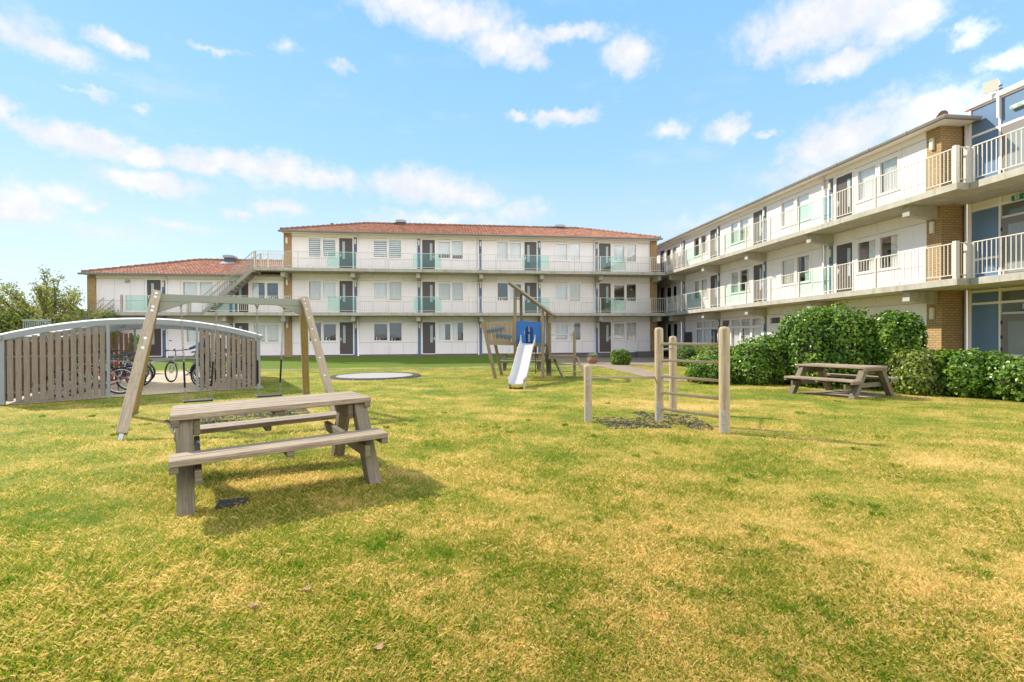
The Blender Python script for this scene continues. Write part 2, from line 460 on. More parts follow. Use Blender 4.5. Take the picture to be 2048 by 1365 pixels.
PANE = glassy('window_glass', (0.985, 0.99, 0.985), 1.0, .085)
TEAL = glassy('teal_glass', (0.80, 0.93, 0.875), .8, .06)
DOORPANE = plain('frosted_pane', (0.42, 0.46, 0.46), .12)
def translucent(name, col, f=.5, rough=.5):
    m, k, b, o = new_mat(name)
    setp(k, b, Base_Color=col, Roughness=rough)
    tl = k.n('ShaderNodeBsdfTranslucent', i_Color=(*col, 1)); mx = k.n('ShaderNodeMixShader', i_0=f)
    k.t.links.new(b.outputs[0], mx.inputs[1]); k.t.links.new(tl.outputs[0], mx.inputs[2]); k.t.links.new(mx.outputs[0], o.inputs[0])
    return m
POLY = translucent('roof_sheet', (0.86, 0.87, 0.88), .75)

def leafmat(name, stops, trans=.35, rough=.38):
    m, k, b, o = new_mat(name)
    a = k.n('ShaderNodeAttribute', attribute_name='rnd').outputs['Fac']
    n = k.noise(objco(k), 1.6, 3, .6)
    v = k.math('ADD', k.math('MULTIPLY', a, .75), k.math('MULTIPLY', k.math('SUBTRACT', n, .38), .9), True)
    c = k.ramp(v, stops)
    setp(k, b, Base_Color=c, Roughness=rough)
    tl = k.n('ShaderNodeBsdfTranslucent', i_Color=c); mx = k.n('ShaderNodeMixShader', i_0=trans)
    k.t.links.new(b.outputs[0], mx.inputs[1]); k.t.links.new(tl.outputs[0], mx.inputs[2]); k.t.links.new(mx.outputs[0], o.inputs[0])
    return m
LEAF = leafmat('hedge_leaf', [(0, (0.036, 0.090, 0.005)), (.35, (0.085, 0.185, 0.009)), (.7, (0.19, 0.315, 0.016)), (1, (0.40, 0.46, 0.07))], .3, .34)
LEAFY = leafmat('yellow_leaf', [(0, (0.07, 0.14, 0.010)), (.5, (0.20, 0.29, 0.022)), (1, (0.44, 0.40, 0.08))], .35, .42)
TREELEAF = leafmat('tree_leaf', [(0, (0.13, 0.17, 0.025)), (.5, (0.28, 0.31, 0.05)), (1, (0.48, 0.42, 0.12))], .4, .5)
BROWNLEAF = leafmat('brown_twigs', [(0, (0.10, 0.08, 0.035)), (.5, (0.20, 0.16, 0.07)), (1, (0.24, 0.25, 0.07))], .3, .7)
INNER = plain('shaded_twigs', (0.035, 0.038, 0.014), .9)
BARK = plain('bark', (0.13, 0.095, 0.06), .9)

def lawn_colour(k, P, fine=True):
    n1 = k.noise(scaled(k, P, (1, 1, 0)), .33, 4, .6)
    n2 = k.noise(scaled(k, P, (1, 1, 0)), 1.35, 4, .62)
    rot = k.n('ShaderNodeVectorRotate', i_Vector=P, i_Angle=.5); rot.rotation_type = 'Z_AXIS'
    n3 = k.noise(scaled(k, rot.outputs[0], (.22, 1.6, 0)), 1.3, 4, .6)
    n4 = k.noise(scaled(k, P, (1, 1, 0)), 7.5, 4, .65)
    v = k.math('ADD', k.math('ADD', k.math('MULTIPLY', n1, .30), k.math('MULTIPLY', n2, .36)), k.math('ADD', k.math('MULTIPLY', n3, .20), k.math('MULTIPLY', n4, .32)))
    v = k.math('ADD', k.math('MULTIPLY', k.math('SUBTRACT', v, .59), 1.65), .549)
    sp = k.n('ShaderNodeSeparateXYZ', i_0=P)
    # drier towards the right-hand foreground, worn thatch in a few trodden places
    v = k.math('ADD', v, k.math('MULTIPLY', k.math('MULTIPLY', k.smooth(sp.outputs[0], -1.5, 2.5), k.math('SUBTRACT', 1.0, k.smooth(sp.outputs[1], 3.0, 7.0))), .06))
    wn = k.math('MULTIPLY', k.math('SUBTRACT', k.noise(P, 2.2, 4, .65), .5), 1.5)
    for x, y, rx, ry, am in WEAR:
        d = k.vmath('LENGTH', k.vmath('MULTIPLY', k.vmath('SUBTRACT', P, (x, y, 0)), (1/rx, 1/ry, 0)))
        v = k.math('ADD', v, k.math('MULTIPLY', k.smooth(k.math('SUBTRACT', k.math('SUBTRACT', 1.0, d), wn), 0, .8), am))
    return v
WEAR = [(11.4, 10.3, 1.5, .5, .14), (-1.45, 5.0, 1.1, .55, .15), (5.6, 9.6, 2.6, 1.0, .12), (1.8, 13.2, .7, .6, .2), (3.6, 10.2, 1.8, .8, .10), (8.3, 12.6, 1.6, .5, .16), (-8.2, 10.8, 2.0, .7, .08), (1.1, 9.4, 1.2, .8, .07), (3.9, 6.9, .5, .3, .15), (9.6, 11.2, 1.0, .9, .14), (3.3, 21.3, 1.3, .5, .2)]
def lawn_mat():
    m, k, b, o = new_mat('lawn')
    P = objco(k)
    v = lawn_colour(k, P)
    sp = k.n('ShaderNodeSeparateXYZ', i_0=P)
    # shade of the long facade put into the bank's grass colour; the middle lawn is greener than the dry near part
    bank_shade = k.smooth(sp.outputs[1], 24.6, 26.5)
    vv = k.math('SUBTRACT', v, k.math('MULTIPLY', bank_shade, .24))
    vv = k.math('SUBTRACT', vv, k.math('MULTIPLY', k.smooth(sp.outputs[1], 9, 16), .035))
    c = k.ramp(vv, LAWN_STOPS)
    f1 = k.noise(P, 55, 3, .7); f2 = k.noise(scaled(k, P, (1, .5, 1)), 190, 2, .7)
    c = k.mix(k.math('MULTIPLY', k.smooth(f1, .45, .75), .40), c, (0.075, 0.085, 0.018))
    c = k.mix(k.math('MULTIPLY', k.smooth(f2, .5, .8), .40), c, (0.50, 0.40, 0.17))
    bare = k.noise(scaled(k, P, (1, 1, 0)), .9, 5, .7)
    c = k.mix(k.math('MULTIPLY', k.smooth(bare, .66, .76), .55), c, (0.42, 0.28, 0.125))
    setp(k, b, Base_Color=c, Roughness=.9)
    b.inputs['Specular IOR Level'].default_value = .15
    h = k.math('ADD', f1, k.math('MULTIPLY', f2, .6))
    bump(k, b, h, .55, .03)
    return m
def blade_mat():
    m, k, b, o = new_mat('grass_blade')
    P = objco(k)
    v = lawn_colour(k, P)
    a = k.n('ShaderNodeAttribute', attribute_name='rnd').outputs['Fac']
    vv = k.math('ADD', v, k.math('MULTIPLY', k.math('SUBTRACT', a, .5), .46))
    c = k.ramp(vv, BLADE_STOPS)
    setp(k, b, Base_Color=c, Roughness=.6)
    b.inputs['Specular IOR Level'].default_value = .25
    tl = k.n('ShaderNodeBsdfTranslucent', i_Color=c); mx = k.n('ShaderNodeMixShader', i_0=.5)
    k.t.links.new(b.outputs[0], mx.inputs[1]); k.t.links.new(tl.outputs[0], mx.inputs[2]); k.t.links.new(mx.outputs[0], o.inputs[0])
    return m
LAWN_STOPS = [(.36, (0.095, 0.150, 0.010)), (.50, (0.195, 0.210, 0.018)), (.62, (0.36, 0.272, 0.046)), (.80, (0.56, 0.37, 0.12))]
BLADE_STOPS = [(.32, (0.125, 0.235, 0.012)), (.48, (0.28, 0.315, 0.025)), (.62, (0.55, 0.42, 0.08)), (.82, (0.84, 0.62, 0.24))]
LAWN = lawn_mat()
BLADE = blade_mat()
def paving(name, c1, c2, mortar, wx, wy, rot=0, stain=.4):
    m, k, b, o = new_mat(name)
    P = objco(k)
    rv = k.n('ShaderNodeVectorRotate', i_Vector=P, i_Angle=rot); rv.rotation_type = 'Z_AXIS'
    t = k.n('ShaderNodeTexBrick', i_Vector=rv.outputs[0], i_Color1=(*c1, 1), i_Color2=(*c2, 1), i_Mortar=(*mortar, 1), i_Scale=1.0)
    t.inputs['Brick Width'].default_value = wx; t.inputs['Row Height'].default_value = wy
    t.inputs['Mortar Size'].default_value = .008; t.inputs['Mortar Smooth'].default_value = .3
    n = k.noise(P, 1.1, 5, .65); n2 = k.noise(P, 30, 3, .6)
    c = k.mix(k.math('MULTIPLY', k.smooth(n, .4, .75), stain), t.outputs[0], tuple(x*.5 for x in c1))
    c = k.mix(k.math('MULTIPLY', n2, .25), c, mortar)
    setp(k, b, Base_Color=c, Roughness=.9); bump(k, b, n2, .2, .01)
    return m
PAVE = paving('shed_paving', (0.47, 0.36, 0.245), (0.53, 0.42, 0.29), (0.25, 0.20, 0.12), .3, .3, R(-32))
PATHM = paving('path_paving', (0.29, 0.205, 0.14), (0.36, 0.265, 0.185), (0.17, 0.14, 0.07), .22, .11, R(20))
SLABM = paving('slab_paving', (0.33, 0.26, 0.19), (0.27, 0.22, 0.165), (0.20, 0.18, 0.08), .4, .4, R(-40), .6)
TRACK = paving('bank_path', (0.25, 0.21, 0.17), (0.29, 0.24, 0.19), (0.17, 0.16, 0.08), .4, .4, 0, .5)

# ---------------------------------------------------------------- ground
def ss(x, a, b):
    t = min(1, max(0, (x-a)/(b-a))); return t*t*(3-2*t)
def gz(x, y):
    z = -.1 - .04*ss(y, 22, 26)*(1-ss(y, 27, 31))
    bank = ss(y, 26, 31.6)*(1-.95*ss(x, 4.0, 7.5))
    z += .26*bank
    z += .02*math.sin(x*.9+y*.35)*math.sin(y*.7-x*.2)*(1-ss(y, 20, 26))*ss(y, 2, 6)
    z += .055*math.exp(-((x+1.7)**2+(y-5.0)**2)/5.0)
    if x > 9: z -= .03*ss(x, 9, 12)
    return z
def axis(lo, hi, step, far):
    a = list(np.arange(lo, hi+1e-6, step)); out = []
    g = step
    x = hi
    while x < far: g *= 1.5; x += g; out.append(x)
    left = []; g = step; x = lo
    while x > -far: g *= 1.5; x -= g; left.append(x)
    return left[::-1]+a+out
g = MB()
X = axis(-26, 18, .5, 1500); Yy = axis(-6, 36, .5, 1500)
g.grid([[(x, y, gz(x, y)) for x in X] for y in Yy], smooth=True)
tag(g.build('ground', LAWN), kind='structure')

def patch(name, quad, mat_, nu, nv, lift=.006, kind='structure'):
    a, b, c, d = [Vector(p) for p in quad]
    m = MB(); P = []
    for i in range(nv+1):
        t = i/nv; row = []
        for j in range(nu+1):
            s_ = j/nu
            p = (a*(1-s_)+b*s_)*(1-t)+(d*(1-s_)+c*s_)*t
            row.append((p.x, p.y, gz(p.x, p.y)+lift))
        P.append(row)
    m.grid(P); o = m.build(name, mat_)
    if kind: o['kind'] = kind
    return o
# ---------------------------------------------------------------- buildings
class Facade:
    """u runs along the wall, d stands out from it, z is up"""
    def __init__(s, kind, c): s.kind = kind; s.c = c
    def P(s, u, d, z): return (u, s.c-d, z) if s.kind == 'x' else (s.c-d, u, z)
    def box(s, mb, u0, u1, d0, d1, z0, z1, m=0):
        a, b = s.P(u0, d0, z0), s.P(u1, d1, z1)
        mb.box(min(a[0], b[0]), min(a[1], b[1]), min(a[2], b[2]), max(a[0], b[0]), max(a[1], b[1]), max(a[2], b[2]), m)
    def quad(s, mb, u0, u1, d, z0, z1, m=0):
        mb.face([s.P(u0, d, z0), s.P(u1, d, z0), s.P(u1, d, z1), s.P(u0, d, z1)], None, m)

def wall(F, bld, u0, u1, z0, z1, holes, seams_u=(), seams_z=(), mat_=None, depth=.5, cols=None):
    """a storey of panel wall with real openings, dark room behind, thin cover strips over the joints"""
    mb = MB()
    us = sorted({u0, u1, *[h[0] for h in holes], *[h[1] for h in holes]})
    zs = sorted({z0, z1, *[h[2] for h in holes], *[h[3] for h in holes]})
    for i in range(len(us)-1):
        for j in range(len(zs)-1):
            cu, cz = (us[i]+us[i+1])/2, (zs[j]+zs[j+1])/2
            if not any(h[0] < cu < h[1] and h[2] < cz < h[3] for h in holes):
                F.quad(mb, us[i], us[i+1], 0, zs[j], zs[j+1])
    for a, b, c, d in holes:
        mb.face([F.P(a, 0, c), F.P(a, 0, d), F.P(a, -.12, d), F.P(a, -.12, c)])
        mb.face([F.P(b, 0, c), F.P(b, 0, d), F.P(b, -.12, d), F.P(b, -.12, c)])
        mb.face([F.P(a, 0, d), F.P(b, 0, d), F.P(b, -.12, d), F.P(a, -.12, d)])
        mb.face([F.P(a, 0, c), F.P(b, 0, c), F.P(b, -.12, c), F.P(a, -.12, c)])
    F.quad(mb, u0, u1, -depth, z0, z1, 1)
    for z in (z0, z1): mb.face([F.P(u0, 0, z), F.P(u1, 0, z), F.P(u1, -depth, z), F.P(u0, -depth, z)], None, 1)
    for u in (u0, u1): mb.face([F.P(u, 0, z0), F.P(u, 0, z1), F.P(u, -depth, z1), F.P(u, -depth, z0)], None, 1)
    def free(a, b, c, d): return not any(a < h[1]+.07 and b > h[0]-.07 and c < h[3]+.07 and d > h[2]-.07 for h in holes)
    for z in seams_z:
        cuts = sorted({u0, u1, *[h[0]-.08 for h in holes if h[2]-.1 < z < h[3]+.1], *[h[1]+.08 for h in holes if h[2]-.1 < z < h[3]+.1]})
        for a, b in zip(cuts, cuts[1:]):
            if b-a > .1 and not any(h[0]-.09 < (a+b)/2 < h[1]+.09 and h[2]-.1 < z < h[3]+.1 for h in holes):
                F.box(mb, a, b, -.002, .014, z-.02, z+.02)
                F.box(mb, a, b, -.002, .004, z-.045, z-.026, 2)
    for u in seams_u:
        cuts = sorted({z0, z1, *[h[2]-.08 for h in holes if h[0]-.1 < u < h[1]+.1], *[h[3]+.08 for h in holes if h[0]-.1 < u < h[1]+.1]})
        for a, b in zip(cuts, cuts[1:]):
            if b-a > .1 and not any(h[2]-.09 < (a+b)/2 < h[3]+.09 and h[0]-.1 < u < h[1]+.1 for h in holes):
                F.box(mb, u-.018, u+.018, -.002, .011, a+.003, b-.003)
                F.box(mb, u+.022, u+.034, -.002, .003, a+.003, b-.003, 2)
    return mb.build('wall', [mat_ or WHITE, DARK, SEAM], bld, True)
SEAM = plain('panel_joint', (0.40, 0.37, 0.31), .8)

def window(F, bld, u0, u1, z0, z1, kind='net', fat=.055, mull=None):
    mb = MB(); D0, D1 = -.09, .018
    F.box(mb, u0, u0+fat, D0, D1, z0, z1); F.box(mb, u1-fat, u1, D0, D1, z0, z1)
    F.box(mb, u0+fat, u1-fat, D0, D1-.002, z0, z0+fat); F.box(mb, u0+fat, u1-fat, D0, D1-.002, z1-fat, z1)
    F.box(mb, u0-.03, u1+.03, .004, .05, z0-.035, z0-.003)
    w_ = mb.build('window', WHITE_TRIM, bld, True)
    a, b, c, d = u0+fat, u1-fat, z0+fat, z1-fat
    g = MB(); F.box(g, a-.01, b+.01, -.045, -.037, c-.01, d+.01)
    g.build('pane', PANE, w_, True)
    cu = MB()
    def drape(p, q, lo=c, amp=.018):
        n = max(6, int((q-p)/.022)); ph = random.random()*6; fr = random.uniform(55, 80)
        top = [F.P(p+(q-p)*i/n, -.13+amp*math.sin(ph+fr*(q-p)*i/n)+.008*math.sin(17*i/n+ph), d+.02) for i in range(n+1)]
        bot = [F.P(p+(q-p)*i/n, -.13+1.2*amp*math.sin(ph+fr*(q-p)*i/n)+.012*math.sin(13*i/n+ph), lo) for i in range(n+1)]
        cu.grid([bot, top])
    if kind == 'net': drape(a, b)
    elif kind == 'curtain': drape(a, b, c+.04, .03)
    elif kind == 'sides':
        drape(a, a+(b-a)*.38, c, .028); drape(b-(b-a)*.25, b, c, .028)
    elif kind == 'half': drape(a, a+(b-a)*random.uniform(.45, .6))
    elif kind == 'zebra':
        z = d
        while z > c+.12:
            F.quad(cu, a, b, -.11, z-.075, z); z -= .135
    elif kind == 'roller': F.quad(cu, a, b, -.11, c+(d-c)*random.choice((.22, .25, .3)), d)
    elif kind == 'blindfull': F.quad(cu, a, b, -.11, c, d)
    if kind == 'dark' and random.random() < .6:
        F.box(cu, a+.1, a+.17, -.2, -.14, c, c+.2); F.box(cu, a+.3, a+.36, -.2, -.14, c, c+.14)
    if cu.f: cu.build('curtain', NETC if kind in ('net', 'zebra', 'roller', 'half', 'blindfull') else CURTAIN, w_, True)
    return w_

def door(F, bld, u0, u1, z0, z1, pane_u=.3, handle_left=True, tall_pane=(.35, .88)):
    mb = MB(); F.box(mb, u0+.055, u1-.055, -.075, -.03, z0+.03, z1-.055)
    d_ = mb.build('door', DOOR, bld, True)
    f = MB(); F.box(f, u0, u0+.055, -.09, .016, z0, z1); F.box(f, u1-.055, u1, -.09, .016, z0, z1)
    F.box(f, u0+.055, u1-.055, -.09, .014, z1-.055, z1); F.box(f, u0+.055, u1-.055, -.09, .02, z0-.02, z0+.03)
    f.build('frame', WHITE_TRIM, d_, True)
    pu = u0+(u1-u0)*pane_u; h = z1-z0
    p = MB(); F.box(p, pu-.09, pu+.09, -.029, -.024, z0+h*tall_pane[0], z0+h*tall_pane[1]); p.build('pane', DOORPANE, d_, True)
    e = MB(); F.box(e, pu-.105, pu-.09, -.029, -.018, z0+h*tall_pane[0]-.015, z0+h*tall_pane[1]+.015)
    F.box(e, pu+.09, pu+.105, -.029, -.018, z0+h*tall_pane[0]-.015, z0+h*tall_pane[1]+.015)
    F.box(e, pu-.09, pu+.09, -.029, -.019, z0+h*tall_pane[1], z0+h*tall_pane[1]+.015); F.box(e, pu-.09, pu+.09, -.029, -.019, z0+h*tall_pane[0]-.015, z0+h*tall_pane[0])
    e.build('pane_bead', BLACK, d_, True)
    hu = u0+.12 if handle_left else u1-.12
    k = MB(); F.box(k, hu-.02, hu+.02, -.03, -.015, z0+.93, z0+1.16); F.box(k, min(hu, hu+(.11 if handle_left else -.11)), max(hu, hu+(.11 if handle_left else -.11)), -.012, .02, z0+1.04, z0+1.065)
    k.build('handle', WHITE_TRIM, d_, True)
    return d_

def post_panel(F, bld, u0, u1, z0, z1, lampz, lamp=True, bell=True):
    mb = MB(); F.box(mb, u0, u1, .0, .035, z0, z1); p = mb.build('post_panel', POSTBLUE, bld, True)
    c = (u0+u1)/2
    if lamp:
        l = MB(); F.box(l, c-.055, c+.055, .036, .12, lampz-.17, lampz+.17); l.build('wall_lamp', LAMP, p, True, bevel=.02, seg=2)
    if bell:
        l = MB(); F.box(l, c-.05, c+.05, .036, .06, lampz-.5, lampz-.38); l.build('doorbell', DOOR, p, True)

def beam_end(F, bld, u, zs, dmax=1.06, w_=.26):
    mb = MB(); a, b = u-w_/2, u+w_/2
    lo, hi = [], []
    for uu in (a, b):
        lo.append([F.P(uu, -.05, zs-.43), F.P(uu, dmax, zs-.34), F.P(uu, dmax, zs-.003), F.P(uu, -.05, zs-.003)])
    L, H = lo
    mb.face(L); mb.face(H[::-1])
    for i in range(4):
        j = (i+1) % 4; mb.face([L[i], L[j], H[j], H[i]])
    mb.build('beam_end', CONC, bld, True, bevel=.012)

def railing(F, bld, u0, u1, d, zf, kind='bars', mat_=None, ends=(True, True), h=1.05, step=.118):
    mat_ = mat_ or RAILW
    mb = MB(); pw = .028
    for k_, u in enumerate((u0, u1)):
        if ends[k_]: F.box(mb, u-pw, u+pw, d-.03, d+.03, zf-.0, zf+h-.02)
    F.box(mb, u0, u1, d-.022, d+.022, zf+h-.02, zf+h+.008)
    F.box(mb, u0+pw, u1-pw, d-.016, d+.016, zf+.10, zf+.125)
    if kind == 'bars':
        n = max(2, round((u1-u0-.06)/step))
        for i in range(1, n):
            u = u0+(u1-u0)*i/n
            F.box(mb, u-.0095, u+.0095, d-.0095, d+.0095, zf+.125, zf+h-.02)
        um = (u0+u1)/2; F.box(mb, um-.012, um+.012, d-.012, d+.012, zf, zf+.10)
        return mb.build('railing', mat_, bld, True)
    r = mb.build('glass_railing', mat_, bld, True)
    g = MB(); F.box(g, u0+pw+.004, u1-pw-.004, d-.005, d+.005, zf+.128, zf+h-.022); g.build('pane', TEAL, r, True)
    return r

def slope_tiles(mb, x0, x1, y0, z0, depth, sl, hipL, hipR, tw=.215, th=.345, dirx=(1, 0), diry=(0, 1), org=(0, 0)):
    """pantiled slope: eave from x0 to x1 at y0, rising away; hips cut the ends at 45 degrees in plan"""
    n = round((x1-x0)/tw); tw = (x1-x0)/n
    prof = [(0, .0), (.18, .034), (.42, .046), (.66, .030), (.84, .004)]
    xs = [(x0+tw*(i+p), h, i+p) for i in range(n) for p, h in prof]+[(x1, 0, n)]
    rows = int(depth/th)+1
    for (xa, ha, ia), (xb, hb, ib) in zip(xs, xs[1:]):
        da = min(depth, (xa-x0) if hipL else depth, (x1-xa) if hipR else depth)
        db = min(depth, (xb-x0) if hipL else depth, (x1-xb) if hipR else depth)
        for r in range(rows):
            ya0, ya1 = min(r*th, da), min((r+1)*th, da); yb0, yb1 = min(r*th, db), min((r+1)*th, db)
            if ya1-ya0 < .004 and yb1-yb0 < .004: break
            up0, up1 = .032, .0
            p = [(xa, ya0, ya0*sl+ha+up0), (xb, yb0, yb0*sl+hb+up0), (xb, yb1, yb1*sl+hb+up1), (xa, ya1, ya1*sl+ha+up1)]
            mb.face([(q[0], y0+q[1], z0+q[2]) for q in p], [(ia, r+.02), (ib-.001, r+.02), (ib-.001, r+.95), (ia, r+.95)], 0, True)
            mb.face([(xa, y0+ya0, z0+ya0*sl+ha-.002), (xb, y0+yb0, z0+yb0*sl+hb-.002), (xb, y0+yb0, z0+yb0*sl+hb+up0), (xa, y0+ya0, z0+ya0*sl+ha+up0)],
                    [(ia, r+.02)]*4, 0, False)

def caps(mb, p, q, r=.115, step=.38):
    p, q = Vector(p), Vector(q); L = (q-p).length; n = max(1, int(L/step)); d = (q-p)/n
    for i in range(n):
        a, b = p+d*i, p+d*(i+1.04)
        j = random.uniform(-.008, .008)
        mb.tube([a+Vector((0, 0, .02+j)), b+Vector((0, 0, -.012+j))], [r, r*.88], 10)

def hip_roof(bld, x0, x1, y0, y1, z, sl, hipL=True, hipR=True):
    depth = (y1-y0)/2
    mb = MB(); slope_tiles(mb, x0, x1, y0, z, depth, sl, hipL, hipR)
    ym, zr = y0+depth, z+depth*sl
    xa = x0+depth if hipL else x0; xb = x1-depth if hipR else x1
    e = .001
    mb.face([(x1, y1, z), (x0, y1, z), (xa, ym, zr), (xb, ym, zr)], [(0, 0), (60, 0), (50, 14), (10, 14)])
    if hipL: mb.face([(x0, y1, z), (x0, y0+.02, z), (xa, ym, zr)], [(0, 0), (40, 0), (20, 14)])
    if hipR: mb.face([(x1, y0+.02, z), (x1, y1, z), (xb, ym, zr)], [(0, 0), (40, 0), (20, 14)])
    rf = mb.build('roof', TILE, bld, True)
    c = MB(); caps(c, (xa, ym, zr+.05), (xb, ym, zr+.05))
    if hipL: caps(c, (x0+.05, y0+.05, z+.07), (xa, ym, zr+.05)); caps(c, (x0+.05, y1, z+.07), (xa, ym, zr+.05))
    if hipR: caps(c, (x1-.05, y0+.05, z+.07), (xb, ym, zr+.05)); caps(c, (x1-.05, y1, z+.07), (xb, ym, zr+.05))
    c.build('ridge_tiles', RIDGE, rf, True)
    return rf, ym, zr

def gutter_x(bld, x0, x1, y, z):
    mb = MB(); pr = [(.0, .0), (-.13, .0), (-.145, -.03), (-.12, -.10), (-.03, -.115), (.0, -.10)]
    A = [(x0, y+a, z+b) for a, b in pr]; B = [(x1, y+a, z+b) for a, b in pr]
    for i in range(len(pr)):
        j = (i+1) % len(pr); mb.face([A[i], A[j], B[j], B[i]])
    mb.face(A); mb.face(B[::-1])
    x = x0+1.2
    while x < x1: mb.box(x, y-.152, z-.10, x+.03, y-.005, z+.006); x += 1.9
    mb.build('gutter', ZINC, bld, True)

def roof_vent(bld, x, y, z):
    mb = MB(); mb.box(x-.30, y-.28, z-.35, x+.30, y+.28, z+.16)
    v = mb.build('roof_vent', plain('vent_dark', (.10, .095, .09), .8) if 'vent_dark' not in bpy.data.materials else bpy.data.materials['vent_dark'], bld, True)
    k = MB(); k.box(x-.37, y-.35, z+.165, x+.37, y+.35, z+.26); k.prism([(x-.40, y-.38, z+.262), (x+.40, y-.38, z+.262), (x+.3, y-.38, z+.335), (x, y-.38, z+.36), (x-.3, y-.38, z+.335)], (0, .76, 0))
    k.build('cap', STEEL, v, True)
    f = MB(); f.prism([(x-.52, y-.62, z-.33), (x+.52, y-.62, z-.33), (x+.42, y-.3, z-.16), (x-.42, y-.3, z-.16)], (0, 0, .02)); f.build('flashing', STEEL, v, True)

def pillar(bld, x0, y0, x1, y1, z0, z1):
    mb = MB(); mb.box(x0, y0, z0, x1, y1, z1); mb.build('brick_pillar', BRICK, bld, True)
def lamp(F, bld, u, z, h=.2):
    l = MB(); F.box(l, u-.065, u+.065, .0, .1, z-h, z+h); l.build('wall_lamp', LAMP, bld, True, bevel=.02, seg=2)
def pipe(F, bld, u, z0, z1, r=.05):
    mb = MB(); mb.tube([F.P(u, .085, z0), F.P(u, .085, z1)], r, 10)
    z = z0+.8
    while z < z1: F.box(mb, u-.06, u+.06, .0, .09, z, z+.03); z += 1.4
    mb.tube([F.P(u, .085, z0), F.P(u, .2, z0-.03)], r, 10)
    mb.build('drainpipe', WHITE_TRIM, bld, True)

# ---- the long building
ZF = [.26, 3.05, 5.93]; ZS = [2.83, 5.71, 8.36]
YW = 34.1
FM = Facade('x', YW)
bm = thing('apartment_building', 'long three storey white panelled building with tiled hip roof behind the playground', 'building', (2, YW, .2))
WINS = [(-9.36, -8.62), (-8.47, -7.64), (-5.15, -4.26), (-4.11, -3.32), (-.79, .01), (.18, .87), (3.32, 4.02), (4.16, 4.98), (7.46, 8.32), (8.49, 9.25), (11.76, 12.56), (12.72, 13.42)]
DOORS = [(-7.4, -6.54, False), (-1.89, -1.04, True), (5.23, 6.09, False), (10.66, 11.52, True)]
POSTS = [(-6.44, -6.25), (-2.21, -2.02), (2.01, 2.20), (6.19, 6.38), (10.38, 10.56)]
KINDS = [['dark', 'dark', 'dark', 'dark', 'half', 'half', 'net', 'net', 'curtain', 'half', 'curtain', 'curtain'],
         ['curtain', 'net', 'net', 'curtain', 'curtain', 'curtain', 'dark', 'half', 'net', 'curtain', 'dark', 'dark'],
         ['zebra', 'zebra', 'zebra', 'zebra', 'roller', 'roller', 'net', 'blindfull', 'blindfull', 'blindfull', 'curtain', 'curtain']]
XL, XR = -10.46, 14.49
for lv in range(3):
    z0 = ZF[lv]; top = z0+2.14; bot = z0+.93; zs = ZS[lv]
    holes = []; wins = []
    for i, (a, b) in enumerate(WINS):
        up_ = .045 if (i % 2) else -.0
        up_ = -.06 if i in (1, 2, 4, 7, 8, 10) else 0
        h = (a-.06, b+.06, bot-.06+ (.02 if up_ else 0), top+.06+up_)
        holes.append(h); wins.append((h, KINDS[lv][i], .075 if up_ else .055))
    dh = [(a-.06, b+.06, z0-.0, z0+2.25) for a, b, _ in DOORS]
    su = [-9.46, -7.5, -6.2, -5.25, -4.19, -3.22, -.89, .09, 1.0, 3.2, 4.1, 5.1, 7.36, 8.4, 9.36, 11.6, 12.64, 13.55]
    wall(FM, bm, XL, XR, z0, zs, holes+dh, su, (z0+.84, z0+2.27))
    for h, kd, ft in wins: window(FM, bm, *h, kd, ft)
    for (a, b, left), h in zip(DOORS, dh): door(FM, bm, *h, .35 if not left else .68, left is False)
    for a, b in POSTS:
        post_panel(FM, bm, a, b, z0-.05 if lv else .1, z0+2.27 if lv == 2 else z0+2.14, z0+1.96)
mb = MB(); FM.box(mb, XL, XR, -.3, -.012, -.4, .255); FM.box(mb, 8.5, 14.2, .06, .2, -.4, .14); FM.box(mb, 13.3, 15.0, .2, .5, -.4, .32); mb.build('plinth', CONCD, bm, True)
for z in (-.4,):
    pillar(bm, -10.94, YW-.10, -10.462, YW+.6, z, 8.36); pillar(bm, 14.492, YW-.10, 14.99, YW+.6, z, 8.36)
mb = MB(); mb.box(-10.93, YW+.602, -.3, 14.98, 42.6, 8.3); mb.build('rear_wall', WHITE, bm, True)
mb = MB(); mb.box(-11.0, 33.62, 8.37, 15.1, YW+.7, 8.43); FM.box(mb, XL, XR, .001, .05, 8.20, 8.365); mb.build('soffit', WHITE_TRIM, bm, True)
hip_roof(bm, -11.05, 15.15, 33.58, 43.2, 8.45, .343)
gutter_x(bm, -11.12, 15.22, 33.60, 8.47)
roof_vent(bm, -3.72, 38.25, 10.05); roof_vent(bm, 8.72, 38.25, 10.0)
mb = MB()
for x, y in ((-8.6, 37.3), (2.1, 37.2), (-1.0, 35.2), (10.9, 37.6)): mb.lathe([(.13, -.02), (.13, .10), (.09, .14), (0, .15)], (x, y, 8.45+(y-33.58)*.343), 10)
mb.build('vent_tile', RIDGE, bm, True)
for u in (-6.18, 1.95, 10.31): pipe(FM, bm, u, .15, 8.33)
for z in (2.35, 5.2, 8.02): lamp(FM, bm, -10.72, z) if False else None
FP = Facade('x', YW-.10)
for z in (2.26, 5.10, 7.86): lamp(FP, bm, -10.73, z)
for u in (-10.70, -6.34, -2.11, 2.10, 6.29, 10.47, 14.74):
    for zs in (2.83, 5.71): beam_end(FM, bm, u, zs, 1.06)
